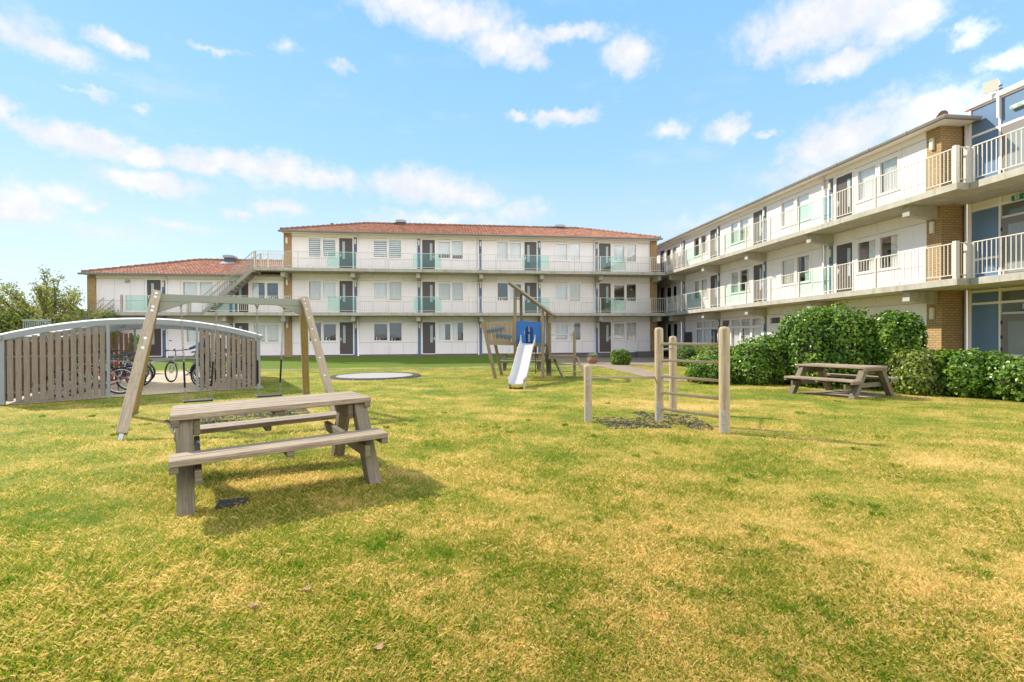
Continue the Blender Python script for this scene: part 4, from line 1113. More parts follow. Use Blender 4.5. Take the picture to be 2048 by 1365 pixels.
# ---------------------------------------------------------------- bicycles (local: front wheel at +x)
def bicycle(label, loc, rotz, frame_mat, kind='city', steer=0.0, lean=0.0, group='bicycles in the shelter', part_label=None):
    t = thing('bicycle', label, 'bicycle', loc, rotz, group)
    t.rotation_euler = (lean, 0, rotz)
    rw_, fw_ = Vector((-.53, 0, .345)), Vector((.56, 0, .345))
    cs, sn = math.cos(steer), math.sin(steer)
    hd = Vector((.36, 0, .0))
    def turn(p):
        q = Vector(p)-hd; return Vector((hd.x+q.x*cs-q.y*sn, q.x*sn+q.y*cs, p[2]))
    for c, front in ((rw_, False), (fw_, True)):
        f = turn if front else (lambda p: Vector(p))
        ring = lambda r: [f((c.x+r*math.cos(2*math.pi*i/36), 0, c.z+r*math.sin(2*math.pi*i/36))) for i in range(36)]
        mb = MB(); mb.tube(ring(.322), .023, 8, closed=True); wh = mb.build('wheel', BLACK, t)
        mb = MB(); mb.tube(ring(.292), .012, 6, closed=True); mb.build('rim', CHROME, wh)
        mb = MB()
        for i in range(18):
            a = 2*math.pi*i/18; b = a+(.5 if i % 2 else -.5); y = .02 if i % 4 < 2 else -.02
            mb.tube([f((c.x+.025*math.cos(b), y, c.z+.025*math.sin(b))), f((c.x+.288*math.cos(a), 0, c.z+.288*math.sin(a)))], .0016, 4, False)
        mb.tube([f((c.x, -.05, c.z)), f((c.x, .05, c.z))], .022, 8); mb.build('spokes', CHROME, wh)
    bb_, st_, sd_ = Vector((-.08, 0, .29)), Vector((-.26, 0, .80)), Vector((-.30, 0, .95))
    ht, hb = Vector((.33, 0, .86)), Vector((.40, 0, .68))
    mb = MB()
    mb.tube([bb_, st_], .017, 8); mb.tube([bb_, hb], .024 if kind == 'e' else .018, 8)
    if kind == 'step': mb.tube([(-.16, 0, .5), (.1, 0, .5), hb], .018, 8)
    else: mb.tube([st_+Vector((.01, 0, -.04)), ht+Vector((.01, 0, -.04))], .016, 8)
    mb.tube([hb, ht], .022, 8)
    for y in (-.055, .055):
        mb.tube([bb_+Vector((0, y*.5, 0)), rw_+Vector((0, y, 0))], .011, 6); mb.tube([st_+Vector((0, y*.3, -.05)), rw_+Vector((0, y, 0))], .009, 6)
    mb.build('frame', frame_mat, t)
    mb = MB()
    for y in (-.055, .055): mb.tube([turn((.395, y*.6, .69)), turn((.46, y, .6)), turn((fw_.x, y, fw_.z))], .013, 6)
    mb.tube([turn((.395, -.05, .69)), turn((.395, .05, .69))], .014, 6); mb.build('fork', frame_mat, t)
    mb = MB(); mb.tube([ht, turn((.29, 0, 1.02))], .013, 8)
    w_ = .33 if kind == 'mtb' else .29; bk = .02 if kind == 'mtb' else .14
    mb.tube([turn((.28-bk, -w_, 1.06)), turn((.30, -w_*.45, 1.05)), turn((.30, 0, 1.03)), turn((.30, w_*.45, 1.05)), turn((.28-bk, w_, 1.06))], .012, 8)
    for y in (-1, 1):
        mb.tube([turn((.28-bk-.005, y*w_, 1.06)), turn((.285-bk*.6, y*(w_-.12), 1.058))], .018, 8); mb.tube([turn((.33-bk*.5, y*(w_-.1), 1.03)), turn((.40-bk*.5, y*(w_-.04), 1.01))], .007, 6)
    mb.obox(turn((.35, 0, 1.07)), turn((.38, 0, 1.07))-turn((.35, 0, 1.07)), (0, .035, 0), (0, 0, .03)); mb.build('handlebar', BLACK, t)
    mb = MB(); mb.tube([st_, sd_], .013, 8); sp = mb.build('seat_post', CHROME, t)
    mb = MB(); P = []
    for i in range(9):
        q = i/8; x = -.44+.30*q; w2 = .085*(1-q)**.8+.022
        P.append([(x, -w2, .955), (x, -w2*.7, .985), (x, 0, .995+.02*math.sin(q*3)), (x, w2*.7, .985), (x, w2, .955)])
    mb.grid(P); mb.build('saddle', BLACK, t)
    mb = MB(); mb.tube([(-.08, -.07, .29), (-.08, .07, .29)], .03, 10); mb.tube([(-.08+.095*math.cos(i*math.pi/10), .045, .29+.095*math.sin(i*math.pi/10)) for i in range(20)], .006, 5, closed=True)
    mb.tube([(-.08, .06, .29), (.07, .075, .22)], .011, 6); mb.tube([(-.08, -.06, .29), (-.23, -.075, .36)], .011, 6)
    mb.box(.04, .07, .205, .10, .17, .23); mb.box(-.26, -.17, .35, -.20, -.07, .375)
    mb.beam((-.08, .045, .38), (-.53, .045, .40), .004, .012); mb.beam((-.08, .045, .2), (-.53, .045, .30), .004, .012)
    mb.build('crank', BLACK, t)
    if kind != 'mtb':
        mb = MB()
        for c, a0, a1, f in ((rw_, 20, 185, lambda p: Vector(p)), (fw_, 10, 150, turn)):
            pts = [(c.x+.362*math.cos(R(a)), c.z+.362*math.sin(R(a))) for a in range(a0, a1, 12)]
            mb.grid([[f((x, y, z)) for y in (-.03, 0, .03)] for x, z in pts])
        mb.build('mudguard', BLACK, t)
        mb = MB()
        for y in (-.06, 0, .06): mb.tube([(-.28, y, .735), (-.80, y, .735)], .006, 6)
        for x in (-.45, -.62, -.79): mb.tube([(x, -.06, .735), (x, .06, .735)], .006, 6)
        for y in (-.07, .07): mb.tube([(-.53, y, .36), (-.6, y, .735)], .006, 6); mb.tube([(-.53, y, .36), (-.42, y, .735)], .006, 6)
        mb.build('rack', BLACK if kind != 'e' else CHROME, t)
        if kind == 'e':
            mb = MB(); mb.box(-.78, -.05, .66, -.34, .05, .725); mb.build('battery', SLIDE, t, bevel=.015)
        mb = MB(); mb.tube([(-.46, -.06, .30), (-.50, -.16, .02)], .009, 6); mb.build('kickstand', BLACK, t)
    return t
CREAM = plain('bike_cream', (.50, .44, .33), .35); SILVER = plain('bike_silver', (.52, .52, .52), .3, Metallic=.4)
REDP = plain('bike_red', (.55, .03, .03), .3); GRAPH = plain('bike_graphite', (.06, .06, .065), .35); TEALB = plain('bike_teal', (.03, .10, .11), .35)
def bike_at(u, v, rot, *a, **k):
    p = SP(u, v, .018); return bicycle(a[0], (p.x, p.y, p.z), math.atan2(EX.y, EX.x)+rot, *a[1:], **k)
PI = math.pi
bike_at(1.42, .75, PI, 'cream city bicycle nearest the open front of the shelter', CREAM, 'city', steer=.1, lean=-.05)
bike_at(1.55, 1.65, PI, 'red sports bicycle behind the cream bicycle', REDP, 'mtb', steer=-.15, lean=.06)
bike_at(1.62, 2.9, PI, 'silver electric bicycle with white battery under its rear rack', SILVER, 'e', steer=.2, lean=-.04)
bike_at(1.60, 4.2, PI, 'graphite bicycle farthest back on the left of the shelter', GRAPH, 'step', steer=0.1, lean=.05)
bike_at(1.38, 5.0, PI, 'dark teal bicycle by the rear fence of the shelter', TEALB, 'city', steer=-.1, lean=.04)
bike_at(4.27, 1.0, -.5, 'black step-through bicycle behind the right slatted panel, nearest the front', GRAPH, 'step', steer=.1, lean=.05)
bike_at(4.27, 2.1, -.5, 'teal city bicycle behind the right slatted panel, second from the front', TEALB, 'city', steer=-.1, lean=-.04)
bike_at(4.25, 3.3, -.5, 'silver city bicycle behind the right slatted panel, third from the front', SILVER, 'city', steer=.1, lean=.03)
bicycle('silver mountain bicycle held by the person in blue', (-8.78, 17.62, -.085), math.atan2(-.3, -.62)+.35, SILVER, 'mtb', steer=.75, lean=.03)

# ---------------------------------------------------------------- person standing behind the right slatted panel
def skin_fig(name, chain, mat_, parent, sub=2):
    """chain: list of (point, radius, parent index)"""
    me = bpy.data.meshes.new(name)
    me.from_pydata([c[0] for c in chain], [(c[2], i) for i, c in enumerate(chain) if c[2] is not None], [])
    o = bpy.data.objects.new(name, me); COL.objects.link(o); o.parent = parent
    me.materials.append(mat_)
    sk = o.modifiers.new('skin', 'SKIN'); sk.use_smooth_shade = True
    if not me.skin_vertices: me.attributes.new('skin', 'FLOAT', 'POINT')
    for i, c in enumerate(chain):
        r = c[1] if isinstance(c[1], tuple) else (c[1], c[1])
        me.skin_vertices[0].data[i].radius = r; me.skin_vertices[0].data[i].use_root = (i == 0)
    o.modifiers.new('sub', 'SUBSURF').levels = sub; o.modifiers['sub'].render_levels = sub
    for p in me.polygons: p.use_smooth = True
    return o
def person():
    t = thing('person', 'person in blue jacket and black trousers holding a bicycle in the shelter', 'person', (-8.62, 18.35, -.085), R(205))
    # local: faces +x, y to the left, z up; stands upright, right arm reaches forward to the handlebar
    hand = Vector((.56, -.30, 1.06))
    B = [((0, 0, .98), (.13, .12), None), ((0, 0, 1.18), (.13, .115), 0), ((-.01, 0, 1.38), (.17, .11), 1), ((-.01, 0, 1.48), .06, 2), ((0, 0, 1.55), .056, 3),
         ((.02, 0, 1.64), (.078, .095), 4), ((.01, 0, 1.72), (.075, .085), 5), ((.105, 0, 1.625), .014, 5),
         ((-.01, -.19, 1.40), .055, 2), ((.12, -.25, 1.20), .043, 8), (tuple(hand+Vector((-.12, -.01, .0))), .032, 9), (tuple(hand), (.026, .04), 10),
         ((-.01, .19, 1.40), .055, 2), ((.06, .25, 1.14), .043, 12), ((.20, .24, .94), .032, 13), ((.25, .235, .87), (.022, .038), 14),
         ((0, -.095, .90), .095, 0), ((.02, -.10, .50), .062, 16), ((-.02, -.10, .09), .042, 17), ((.15, -.11, .035), .035, 18),
         ((0, .095, .90), .095, 0), ((.03, .10, .50), .062, 20), ((.0, .10, .09), .042, 21), ((.17, .11, .035), .035, 22),
         ((.02, -.085, 1.63), .016, 5), ((.02, .085, 1.63), .016, 5)]
    n0 = len(B)
    for k, (dy, L) in enumerate(((-.034, .075), (-.012, .085), (.012, .08), (.032, .065))):
        b = len(B); B += [(tuple(hand+Vector((.03, dy, -.005))), .0095, 11), (tuple(hand+Vector((.03+L*.5, dy*1.1, -.02))), .0088, b), (tuple(hand+Vector((.03+L*.45, dy*1.1, -.06))), .0078, b+1)]
    b = len(B); B += [(tuple(hand+Vector((-.01, .045, -.02))), .0105, 11), (tuple(hand+Vector((.03, .055, -.05))), .009, b)]
    h2 = Vector((.25, .235, .87))
    for dy, L in ((-.03, .075), (-.01, .085), (.011, .08), (.03, .062)):
        b = len(B); B += [(tuple(h2+Vector((.015+dy*.5, dy*.3, -.04))), .0095, 15), (tuple(h2+Vector((.03+dy*.6, dy*.5, -.04-L*.5))), .0088, b), (tuple(h2+Vector((.025+dy*.6, dy*.5, -.04-L))), .0078, b+1)]
    b = len(B); B += [(tuple(h2+Vector((.045, -.01, -.02))), .0105, 15), (tuple(h2+Vector((.065, -.015, -.06))), .009, b)]
    body = skin_fig('body', B, SKIN, t)
    J = [((0, 0, .93), (.175, .15), None), ((0, 0, 1.15), (.165, .14), 0), ((-.01, 0, 1.36), (.20, .135), 1), ((-.01, 0, 1.47), (.085, .08), 2),
         ((-.01, -.19, 1.40), .078, 2), ((.12, -.25, 1.20), .062, 4), (tuple(hand+Vector((-.13, -.01, .01))), .047, 5),
         ((-.01, .19, 1.40), .078, 2), ((.06, .25, 1.14), .062, 7), ((.19, .24, .95), .047, 8)]
    skin_fig('jacket', J, JACKET, t)
    T_ = [((0, 0, .96), (.155, .135), None), ((0, -.095, .86), .115, 0), ((.02, -.10, .50), .083, 1), ((-.02, -.10, .11), .062, 2),
          ((0, .095, .86), .115, 0), ((.03, .10, .50), .083, 4), ((.0, .10, .11), .062, 5)]
    skin_fig('trousers', T_, TROUSER, t)
    for y in (-1, 1):
        Sx = [((-.055, y*.103, .05), .047, None), ((.06, y*.106, .045), .05, 0), ((.19, y*.112, .035), .042, 1)]
        skin_fig('shoe', Sx, BLACK, t, 1)
    Hh = [((-.035, 0, 1.63), (.088, .1), None), ((-.01, 0, 1.73), (.09, .092), 0), ((.05, 0, 1.755), (.06, .05), 1)]
    skin_fig('hair', Hh, HAIR, t)
    mb = MB()
    for y in (-.033, .033): mb.lathe([(0, -.008), (.008, 0), (0, .008)], (.098, y, 1.655), 8)
    mb.build('eyes', HAIR, t)
    mb = MB(); mb.beam((.100, -.022, 1.588), (.100, .022, 1.588), .006, .009); mb.build('mouth', TERRA, t)
person()

# ---------------------------------------------------------------- swing frame and two swings
BL, BR_ = Vector((-4.87, 8.94, 2.02)), Vector((-2.90, 10.0, 2.02))
sw = thing('swing_set', 'wooden A-frame swing set with grey green metal top beam', 'swing set', (-3.9, 9.4, -.1))
bd = (BR_-BL).normalized(); bp = Vector((-.467, .884, 0))
mb = MB(); mb.beam(BL, BR_, .075, .125); mb.build('beam', BEAMGREEN, sw, True, bevel=.004)
FEET = {(0, 0): Vector((-4.60, 7.49, -.02)), (0, 1): Vector((-5.84, 9.84, -.05)), (1, 0): Vector((-2.05, 9.05, -.02)), (1, 1): Vector((-3.22, 11.45, -.05))}
for (s_, b_), ft in FEET.items():
    top = (BL if s_ == 0 else BR_)+bd*(.045 if s_ else -.045)+bp*(.05 if b_ else -.05)+Vector((0, 0, .10))
    mb = MB()
    ax = (top-ft).normalized()
    mb.beam(ft, top, .135, .10, bp); 
    lg = mb.build('leg', WOODSWB if b_ else WOODSW, sw, True, bevel=.018, seg=2)
    k = MB(); k.beam(ft-ax*.10, ft+ax*.01, .05, .05, bp); k.build('ground_anchor', STEEL, lg, True)
    k = MB()
    sd = ax.cross(bp).normalized()*(1 if s_ else 1)
    fr = -bp if b_ == 0 else bp
    nr = (fr-ax*fr.dot(ax)).normalized()
    L = (top-ft).length
    for q in ((.94, .97, .86, .83, .55, .62) if s_ == 0 else (.97, .93, .88, .8, .7, .6, .45, .3)):
        c = ft+ax*L*q; off = nr*.051+sd*(.02 if s_ else (.0 if q > .8 else 0))
        k.tube([c+off, c+off+nr*.006], .022 if s_ == 0 else .012, 10)
    k.build('bolt', CHROME, lg, True)
for s_, P in ((1, BL), (-1, BR_)):
    mb = MB(); a = P+Vector((0, 0, -.063)); b = P+bd*s_*.42+Vector((0, 0, -.063)); c = P+Vector((0, 0, -.25))-bd*s_*.02
    mb.prism([a-bp*.03, b-bp*.03, c-bp*.03], bp*.06); mb.build('brace', BEAMGREEN, sw, True)
def chain(mb, p, q):
    p, q = Vector(p), Vector(q); d = q-p; L = d.length; d.normalize(); n = int(L/.042)
    a = d.orthogonal().normalized(); b = d.cross(a)
    for i in range(n):
        c = p+d*(L*(i+.5)/n); s_ = a if i % 2 else b
        s_ = (s_*.8+(b if i % 2 else a)*.6).normalized()
        pts = [c+d*.027*math.cos(t*math.pi/4)+s_*.014*math.sin(t*math.pi/4) for t in range(8)]
        mb.tube(pts, .0052, 4, closed=True)
def swing(a, b, label, zs, sway):
    H1, H2 = BL+(BR_-BL)*a, BL+(BR_-BL)*b
    m_ = (H1+H2)/2; hw = .185
    t = thing('swing', label, 'swing', (m_.x, m_.y, zs), 0, 'swings hanging from the wooden swing frame')
    s1 = m_-bd*hw+sway; s1.z = zs; s2 = m_+bd*hw+sway; s2.z = zs
    for H, s_ in ((H1, s1), (H2, s2)):
        top = H+Vector((0, 0, -.063))
        mb = MB(); mb.lathe([(.0, 0), (.035, 0), (.035, -.03), (.018, -.045), (.018, -.075), (0, -.08)], top, 12); hg = mb.build('hanger', CHAINM, t, True)
        st_ = top+Vector((0, 0, -.075)); end = s_+Vector((0, 0, .03))
        mb = MB(); chain(mb, st_, end); mb.build('chain', CHAINM, t, True)
        d = end-st_
        mb = MB(); mb.tube([st_+d*.60, st_+d*.87], .016, 10); mb.build('grip_sleeve', BLACK, t, True)
    mb = MB(); mb.obox((s1+s2)/2, bd*(hw+.035), bp*.10, (0, 0, .016)); mb.build('seat', BLACK, t, True, bevel=.012, seg=2)
swing(.13, .365, 'black rubber swing seat on chains, the left one of the pair', .245, Vector((.02, -.10, 0)))
swing(.655, .86, 'black rubber swing seat on chains, the right one of the pair', .245, Vector((-.02, -.06, 0)))

# rubber mats: open lattice the grass grows through
MATRUB = plain('mat_rubber', (.045, .045, .042), .8)
def mat_lattice(label, quad, nu, nv, holes=0.0, seed=1):
    rr = random.Random(seed)
    a, b, c, d = [Vector(p) for p in quad]
    mb = MB()
    def P(s_, t, lift):
        p = (a*(1-s_)+b*s_)*(1-t)+(d*(1-s_)+c*s_)*t; return Vector((p.x, p.y, gz(p.x, p.y)+lift))
    for i in range(nu+1):
        for j in range(nv):
            if rr.random() > holes: mb.beam(P(i/nu, j/nv, .010), P(i/nu, (j+1)/nv, .010), .024, .010)
    for j in range(nv+1):
        for i in range(nu):
            if rr.random() > holes: mb.beam(P(i/nu, j/nv, .009), P((i+1)/nu, j/nv, .009), .024, .009)
    o = mb.build('rubber_mat', MATRUB)
    return tag(o, label, 'rubber mat', 'rubber lattice mats sunk in the lawn')
mat_lattice('black rubber lattice mat under the left swing, wider patch', [(-5.0, 9.3, 0), (-4.12, 10.2, 0), (-3.2, 8.1, 0), (-3.95, 7.6, 0)], 10, 17, .13, 2)
mat_lattice('black rubber lattice mat under the right swing', [(-3.95, 9.8, 0), (-2.95, 10.35, 0), (-2.3, 8.7, 0), (-3.05, 8.2, 0)], 10, 16, .15, 3)
mat_lattice('rubber lattice mat between the short post and the middle post', [(2.42, 8.15, 0), (3.3, 8.1, 0), (3.35, 7.1, 0), (2.4, 7.15, 0)], 9, 10, .26, 4)
mat_lattice('rubber lattice mat showing behind the middle climbing post', [(3.38, 8.75, 0), (3.62, 8.85, 0), (3.62, 7.4, 0), (3.38, 7.3, 0)], 3, 14, .4, 5)
mat_lattice('half overgrown rubber lattice mat under the climbing bars', [(3.66, 8.6, 0), (4.3, 8.3, 0), (3.98, 6.95, 0), (3.66, 6.9, 0)], 7, 14, .42, 6)

# ---------------------------------------------------------------- picnic tables (local: x along, y across)
def picnic_table(label, loc, rotz, L=1.8, wtop=.80, z=.75, sz=.455, bin_=.27, bout=.56, foot=.44, lw=.13, planks=5, group='picnic tables on the lawn', lx=None):
    t = thing('picnic_table', label, 'picnic table', loc, rotz, group)
    hw = wtop/2; th = .048
    mb = MB(); pw = wtop/planks
    for i in range(planks):
        y = -hw+pw*(i+.5); mb.box(-L/2+random.uniform(-.003, .003), y-pw/2+.003, z-th+random.uniform(-.001, .001), L/2+random.uniform(-.003, .003), y+pw/2-.003, z+random.uniform(-.0015, .0015))
    top = mb.build('tabletop', WOOD, t, bevel=.005)
    mb = MB(); mb.box(-.045, -hw+.04, z-th-.05, .045, hw-.04, z-th-.002)
    for s_ in (-1, 1): mb.box(s_*(L/2-.035)-.03, -hw+.006, z-th-.055, s_*(L/2-.035)+.03, hw-.006, z-th-.003)
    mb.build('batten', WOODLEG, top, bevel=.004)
    for s_ in (-1, 1):
        mb = MB(); y0, y1 = s_*(hw+bin_), s_*(hw+bout); n = 2
        lo, hi = min(y0, y1), max(y0, y1)
        for i in range(n):
            a = lo+(hi-lo)*i/n; b = lo+(hi-lo)*(i+1)/n; mb.box(-L/2, a+.002, sz-th, L/2, b-.002, sz)
        bn = mb.build('bench', WOOD, t, bevel=.005)
        mb = MB()
        for x in (-L/2+.03, 0, L/2-.03): mb.box(x-.03, lo+.008, sz-th-.05, x+.03, hi-.008, sz-th-.002)
        mb.build('batten', WOODLEG, bn, bevel=.004)
    lx = lx or L/2-.16
    for x in (-lx, lx):
        for s_ in (-1, 1):
            mb = MB(); a = Vector((x, s_*(hw+foot), -.05)); b = Vector((x, s_*(hw-.13), z-th-.001)); d = (b-a).normalized()
            hx = lw/2; py = .075
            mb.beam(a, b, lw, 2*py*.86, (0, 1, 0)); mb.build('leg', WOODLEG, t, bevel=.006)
        xi = x-(.0 if x < 0 else 0)
        s2 = 1 if x < 0 else -1
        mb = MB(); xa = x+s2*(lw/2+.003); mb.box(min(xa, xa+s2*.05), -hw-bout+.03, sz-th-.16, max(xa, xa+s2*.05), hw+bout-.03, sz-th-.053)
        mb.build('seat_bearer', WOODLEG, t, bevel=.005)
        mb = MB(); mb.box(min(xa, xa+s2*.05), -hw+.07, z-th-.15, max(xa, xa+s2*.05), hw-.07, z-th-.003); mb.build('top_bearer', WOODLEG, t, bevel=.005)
        mb = MB()
        for s_ in (-1, 1): mb.box(x-hx+.01, s_*(hw+bin_+.06)-.055, sz-th-.14, x+hx-.01, s_*(hw+bin_+.06)+.055, sz-th-.004)
    return t
nt = picnic_table('large weathered grey picnic table nearest the camera, in front of the swings', (-1.686, 5.009, -.05), R(26.1), 1.66, .73, .75, .47, .18, .49, .337, .12, lx=.735)
nt.rotation_euler = (0, R(-1.26), R(26.1))
picnic_table('weathered picnic table on paving slabs in front of the tall ivy hedge', (9.381, 10.741, -.132), R(-70.2), 1.60, .90, .75, .466, .14, .505, .394, .126, lx=.70)
picnic_table('small picnic table half hidden behind the slide tower', (3.15, 21.5, -.1), R(-8), 1.85, .75, .75, .46, .22, .48, .3)

# dark foot slab by the near table leg
zt_ = gz(-1.75, 4.25)
mb = MB(); mb.prism([(-1.86, 4.12, zt_-.01), (-1.66, 4.19, zt_-.01), (-1.70, 4.36, zt_-.01), (-1.90, 4.30, zt_-.01)], (0, 0, .035)); tag(mb.build('rubber_tile', BLACK, bevel=.006), 'broken black rubber tile beside the near table leg', 'rubber tile')

# ---------------------------------------------------------------- climbing bars
cf = thing('climbing_frame', 'round pole climbing frame with horizontal bars on the right lawn', 'climbing frame', (3.2, 7.6, -.1))
CP = [((2.25, 7.832), .867, .066), ((3.423, 7.698), 1.475, .07), ((3.963, 6.667), 1.463, .076), ((4.166, 8.75), 1.336, .07)]
for (x, y), zt, r in CP:
    mb = MB(); h = zt
    mb.lathe([(r*1.0, -.2), (r*1.0, h-r*.75), (r*.93, h-r*.4), (r*.72, h-r*.15), (r*.4, h-.01), (0, h)], (x, y, 0), 20)
    p = mb.build('post', WOODPOLE, cf, True)
    d = Vector((-x, -y, 0)).normalized(); d = (d+Vector((-.28, .0, 0))).normalized(); sd = Vector((-d.y, d.x, 0))
    if zt < 1.3 or zt > 1.4:
        mb = MB(); c = Vector((x, y, .05))+d*r*.985; mb.obox(c, sd*.024, d*.009, (0, 0, .185)); br = mb.build('steel_bracket', STEEL, p, True, bevel=.004)
        mb = MB()
        for z in (-.07, .05, .17): mb.tube([c+d*.009+Vector((0, 0, z-.05)), c+d*.02+Vector((0, 0, z-.05))], .012, 8)
        mb.build('bolt', CHROME, br, True)
mb = MB(); x, y = CP[0][0]; d = Vector((-x, -y, 0)).normalized()
for z in (.63, .545): mb.tube([Vector((x, y, z))+d*.064, Vector((x, y, z))+d*.070], .022, 14)
mb.build('bolt_cap', STEEL, cf, True)
def bar(p, q, z0, z1, r=.021, m_=WOODPOLE, name='bar'):
    mb = MB(); mb.tube([(p[0], p[1], z0), (q[0], q[1], z1)], r, 12); mb.build(name, m_, cf, True)
bar(CP[0][0], CP[1][0], .645, .645, .0165)
for z in (1.2, .93, .663, .398, .133): bar(CP[1][0], CP[2][0], z, z, .0225)
bar(CP[1][0], CP[3][0], 1.10, 1.10, .014, STEEL)

# ---------------------------------------------------------------- slide tower
tw = thing('play_tower', 'wooden play tower with blue panel, slanted roof and white slide', 'play tower', (2.9, 17.4, -.1))
E1, E2 = Vector((.944, -.33, 0)), Vector((.33, .944, 0))
FR = Vector((3.215, 16.82, 0)); FLp = FR-E1*.99; BRp = FR+E2*1.12; BLp = FLp+E2*1.12
def up(p, z): return Vector((p.x, p.y, z))
for p, zt in ((FLp, 3.10), (FR, 2.36), (BLp, 3.08), (BRp, 2.34)):
    mb = MB(); mb.obox(up(p, (zt-.12)/2-.05), E1*.05, E2*.05, (0, 0, (zt+.1)/2)); mb.build('post', WOODPLAY, tw, True, bevel=.006)
mb = MB(); a = FLp-E1*.22; b = FR+E1*.36
sl = (2.34-3.10)/.99
for i in range(9):
    o_ = E2*(-.1+1.33*i/8)
    mb.obox((up(a, 3.15-sl*.22*1)+up(b, 2.40+sl*.36))/2+o_+Vector((0, 0, 0)), (up(b, 2.40+sl*.36)-up(a, 3.15-sl*.22))/2, E2*.076, Vector((.61*.944, -.61*.33, .79))*.012)
mb.build('roof', WOODPLAY, tw, True)
mb = MB()
for o_ in (-.055, 1.175):
    mb.beam(up(a, 3.085-sl*.22)+E2*o_, up(b, 2.335+sl*.36)+E2*o_, .035, .075)
mb.build('rafter', WOODPLAY, tw, True)
mb = MB()
for i in range(8): c = FLp+E1*.5+E2*(.02+1.08*i/7); mb.obox(up(c, 1.10), E1*.44, E2*.068, (0, 0, .016))
for o_ in (0, 1.12): mb.beam(up(FLp+E2*o_, 1.045), up(FR+E2*o_, 1.045), .04, .09)
mb.build('deck', WOODPLAY, tw, True)
def keyhole_panel(base, e1, w0, w1, z0, z1, hole=True):
    """panel with a rounded doorway, built as one outline strip"""
    n2 = Vector((e1.y, -e1.x, 0)); mb = MB(); c = (w0+w1)/2
    wave = lambda w_: z1+.03*math.sin((w_-w0)/(w1-w0)*2*math.pi*1.0)
    inn = [(c-.10, z0), (c-.13, z0+.18), (c-.165, z0+.40)]+[(c+.165*math.cos(R(q)), z0+.47+.19*math.sin(R(q))) for q in range(180, -1, -15)]+[(c+.165, z0+.40), (c+.13, z0+.18), (c+.10, z0)]
    N = len(inn); out = []
    per = [(w0, z0)]+[(w0, z0+(z1-z0)*i/4) for i in range(1, 5)]+[(w0+(w1-w0)*i/(N-11), None) for i in range(1, N-11)]+[(w1, z1-(z1-z0)*i/4) for i in range(0, 5)]
    per = per[:N] if len(per) >= N else per+[per[-1]]*(N-len(per))
    per = [(x, wave(x) if (z is None or abs(z-z1) < 1e-6) else z) for x, z in per]
    P = lambda q, k: Vector((base.x, base.y, 0))+e1*q[0]+n2*(.013*k)+Vector((0, 0, q[1]))
    for i in range(N-1):
        for k in (-1, 1): mb.face([P(per[i], k), P(per[i+1], k), P(inn[i+1], k), P(inn[i], k)])
        mb.face([P(inn[i], -1), P(inn[i+1], -1), P(inn[i+1], 1), P(inn[i], 1)]); mb.face([P(per[i], -1), P(per[i+1], -1), P(per[i+1], 1), P(per[i], 1)])
    return mb
keyhole_panel(FLp-E2*.0, E1, .055, .935, 1.07, 1.89).build('front_panel', PLAYBLUE, tw, True)
mb = MB(); mb.obox(up(FR+E2*.3, 1.5), E1*.013, E2*.22, (0, 0, .42)); mb.build('side_panel', PLAYBLUE, tw, True)
mb = MB()
for w_ in (.10, .27): mb.obox(up(BLp+E1*(.12+w_), 1.5), E1*.055, E2*.012, (0, 0, .42))
mb.obox(up(BLp+E1*.305, 1.12), E1*.15, E2*.012, (0, 0, .04)); mb.obox(up(BLp+E1*.305, 1.5), E1*.15, E2*.011, (0, 0, .04)); mb.build('rear_panel', PLAYBLUE, tw, True)
mb = MB(); mb.obox(up(FLp+E2*.75-E1*.0, 1.45), E1*.012, E2*.3, (0, 0, .38)); mb.build('side_boards', WOODPLAY, tw, True)
# slide
top = FLp+E1*.475-E2*.05; foot_ = Vector((1.78, 13.30, 0))
dv = (foot_-top); LS = dv.length; dv.normalize(); sv = Vector((-dv.y, dv.x, 0))
prof = []
for i in range(41):
    q = i/40; s_ = q*LS
    z = 1.13-.01*min(q/.06, 1) if q < .06 else None
    if z is None:
        qq = (q-.06)/.94
        z = 1.12-1.16*(qq-.10*math.sin(qq*2*math.pi)*.35) if qq < .86 else None
    if z is None:
        z = 1.12-1.16*(.86-.10*math.sin(.86*2*math.pi)*.35)-.04*((q-.06)/.94-.86)/.14
    w_ = .225-.015*q
    prof.append((s_, z+.0, w_))
zend = prof[-1][1]
mb = MB(); rows = []
for s_, z, w_ in prof:
    c = top+dv*s_; hh = .12 if s_ > .25 else .20
    if s_ > LS*.9: hh = .15
    sec = [(-w_-.035, z+hh-.05), (-w_-.03, z+hh), (-w_-.005, z+hh), (-w_+.012, z+.025), (-w_*.7, z), (0, z-.008), (w_*.7, z), (w_-.012, z+.025), (w_+.005, z+hh), (w_+.03, z+hh), (w_+.035, z+hh-.05)]
    rows.append([Vector((c.x, c.y, zz))+sv*yy for yy, zz in sec])
mb.grid(rows)
rows2 = [[Vector((p.x, p.y, p.z-.025)) for p in r] for r in rows]; mb.grid(rows2)
mb.face(rows[-1]+rows2[-1][::-1]); mb.face(rows[0]+rows2[0][::-1])
for s_ in (-1, 1):
    c = top+dv*.02+sv*s_*.235
    mb.prism([up(c, 1.13), up(c+dv*.3, 1.05), up(c+dv*.3, 1.18), up(c+dv*.05, 1.42), up(c-dv*.02, 1.42)], sv*s_*.03)
mb.build('slide', SLIDE, tw, True)
mb = MB(); c = top+dv*(LS-.05)
for s_ in (-1, 1): mb.prism([up(c+sv*s_*.2, -.13), up(c-dv*.45+sv*s_*.2, -.13), up(c-dv*.45+sv*s_*.2, .16), up(c-dv*.3+sv*s_*.2, .10), up(c+sv*s_*.2, .08)], sv*s_*.03)
mb.build('slide_foot', SLIDE, tw, True)
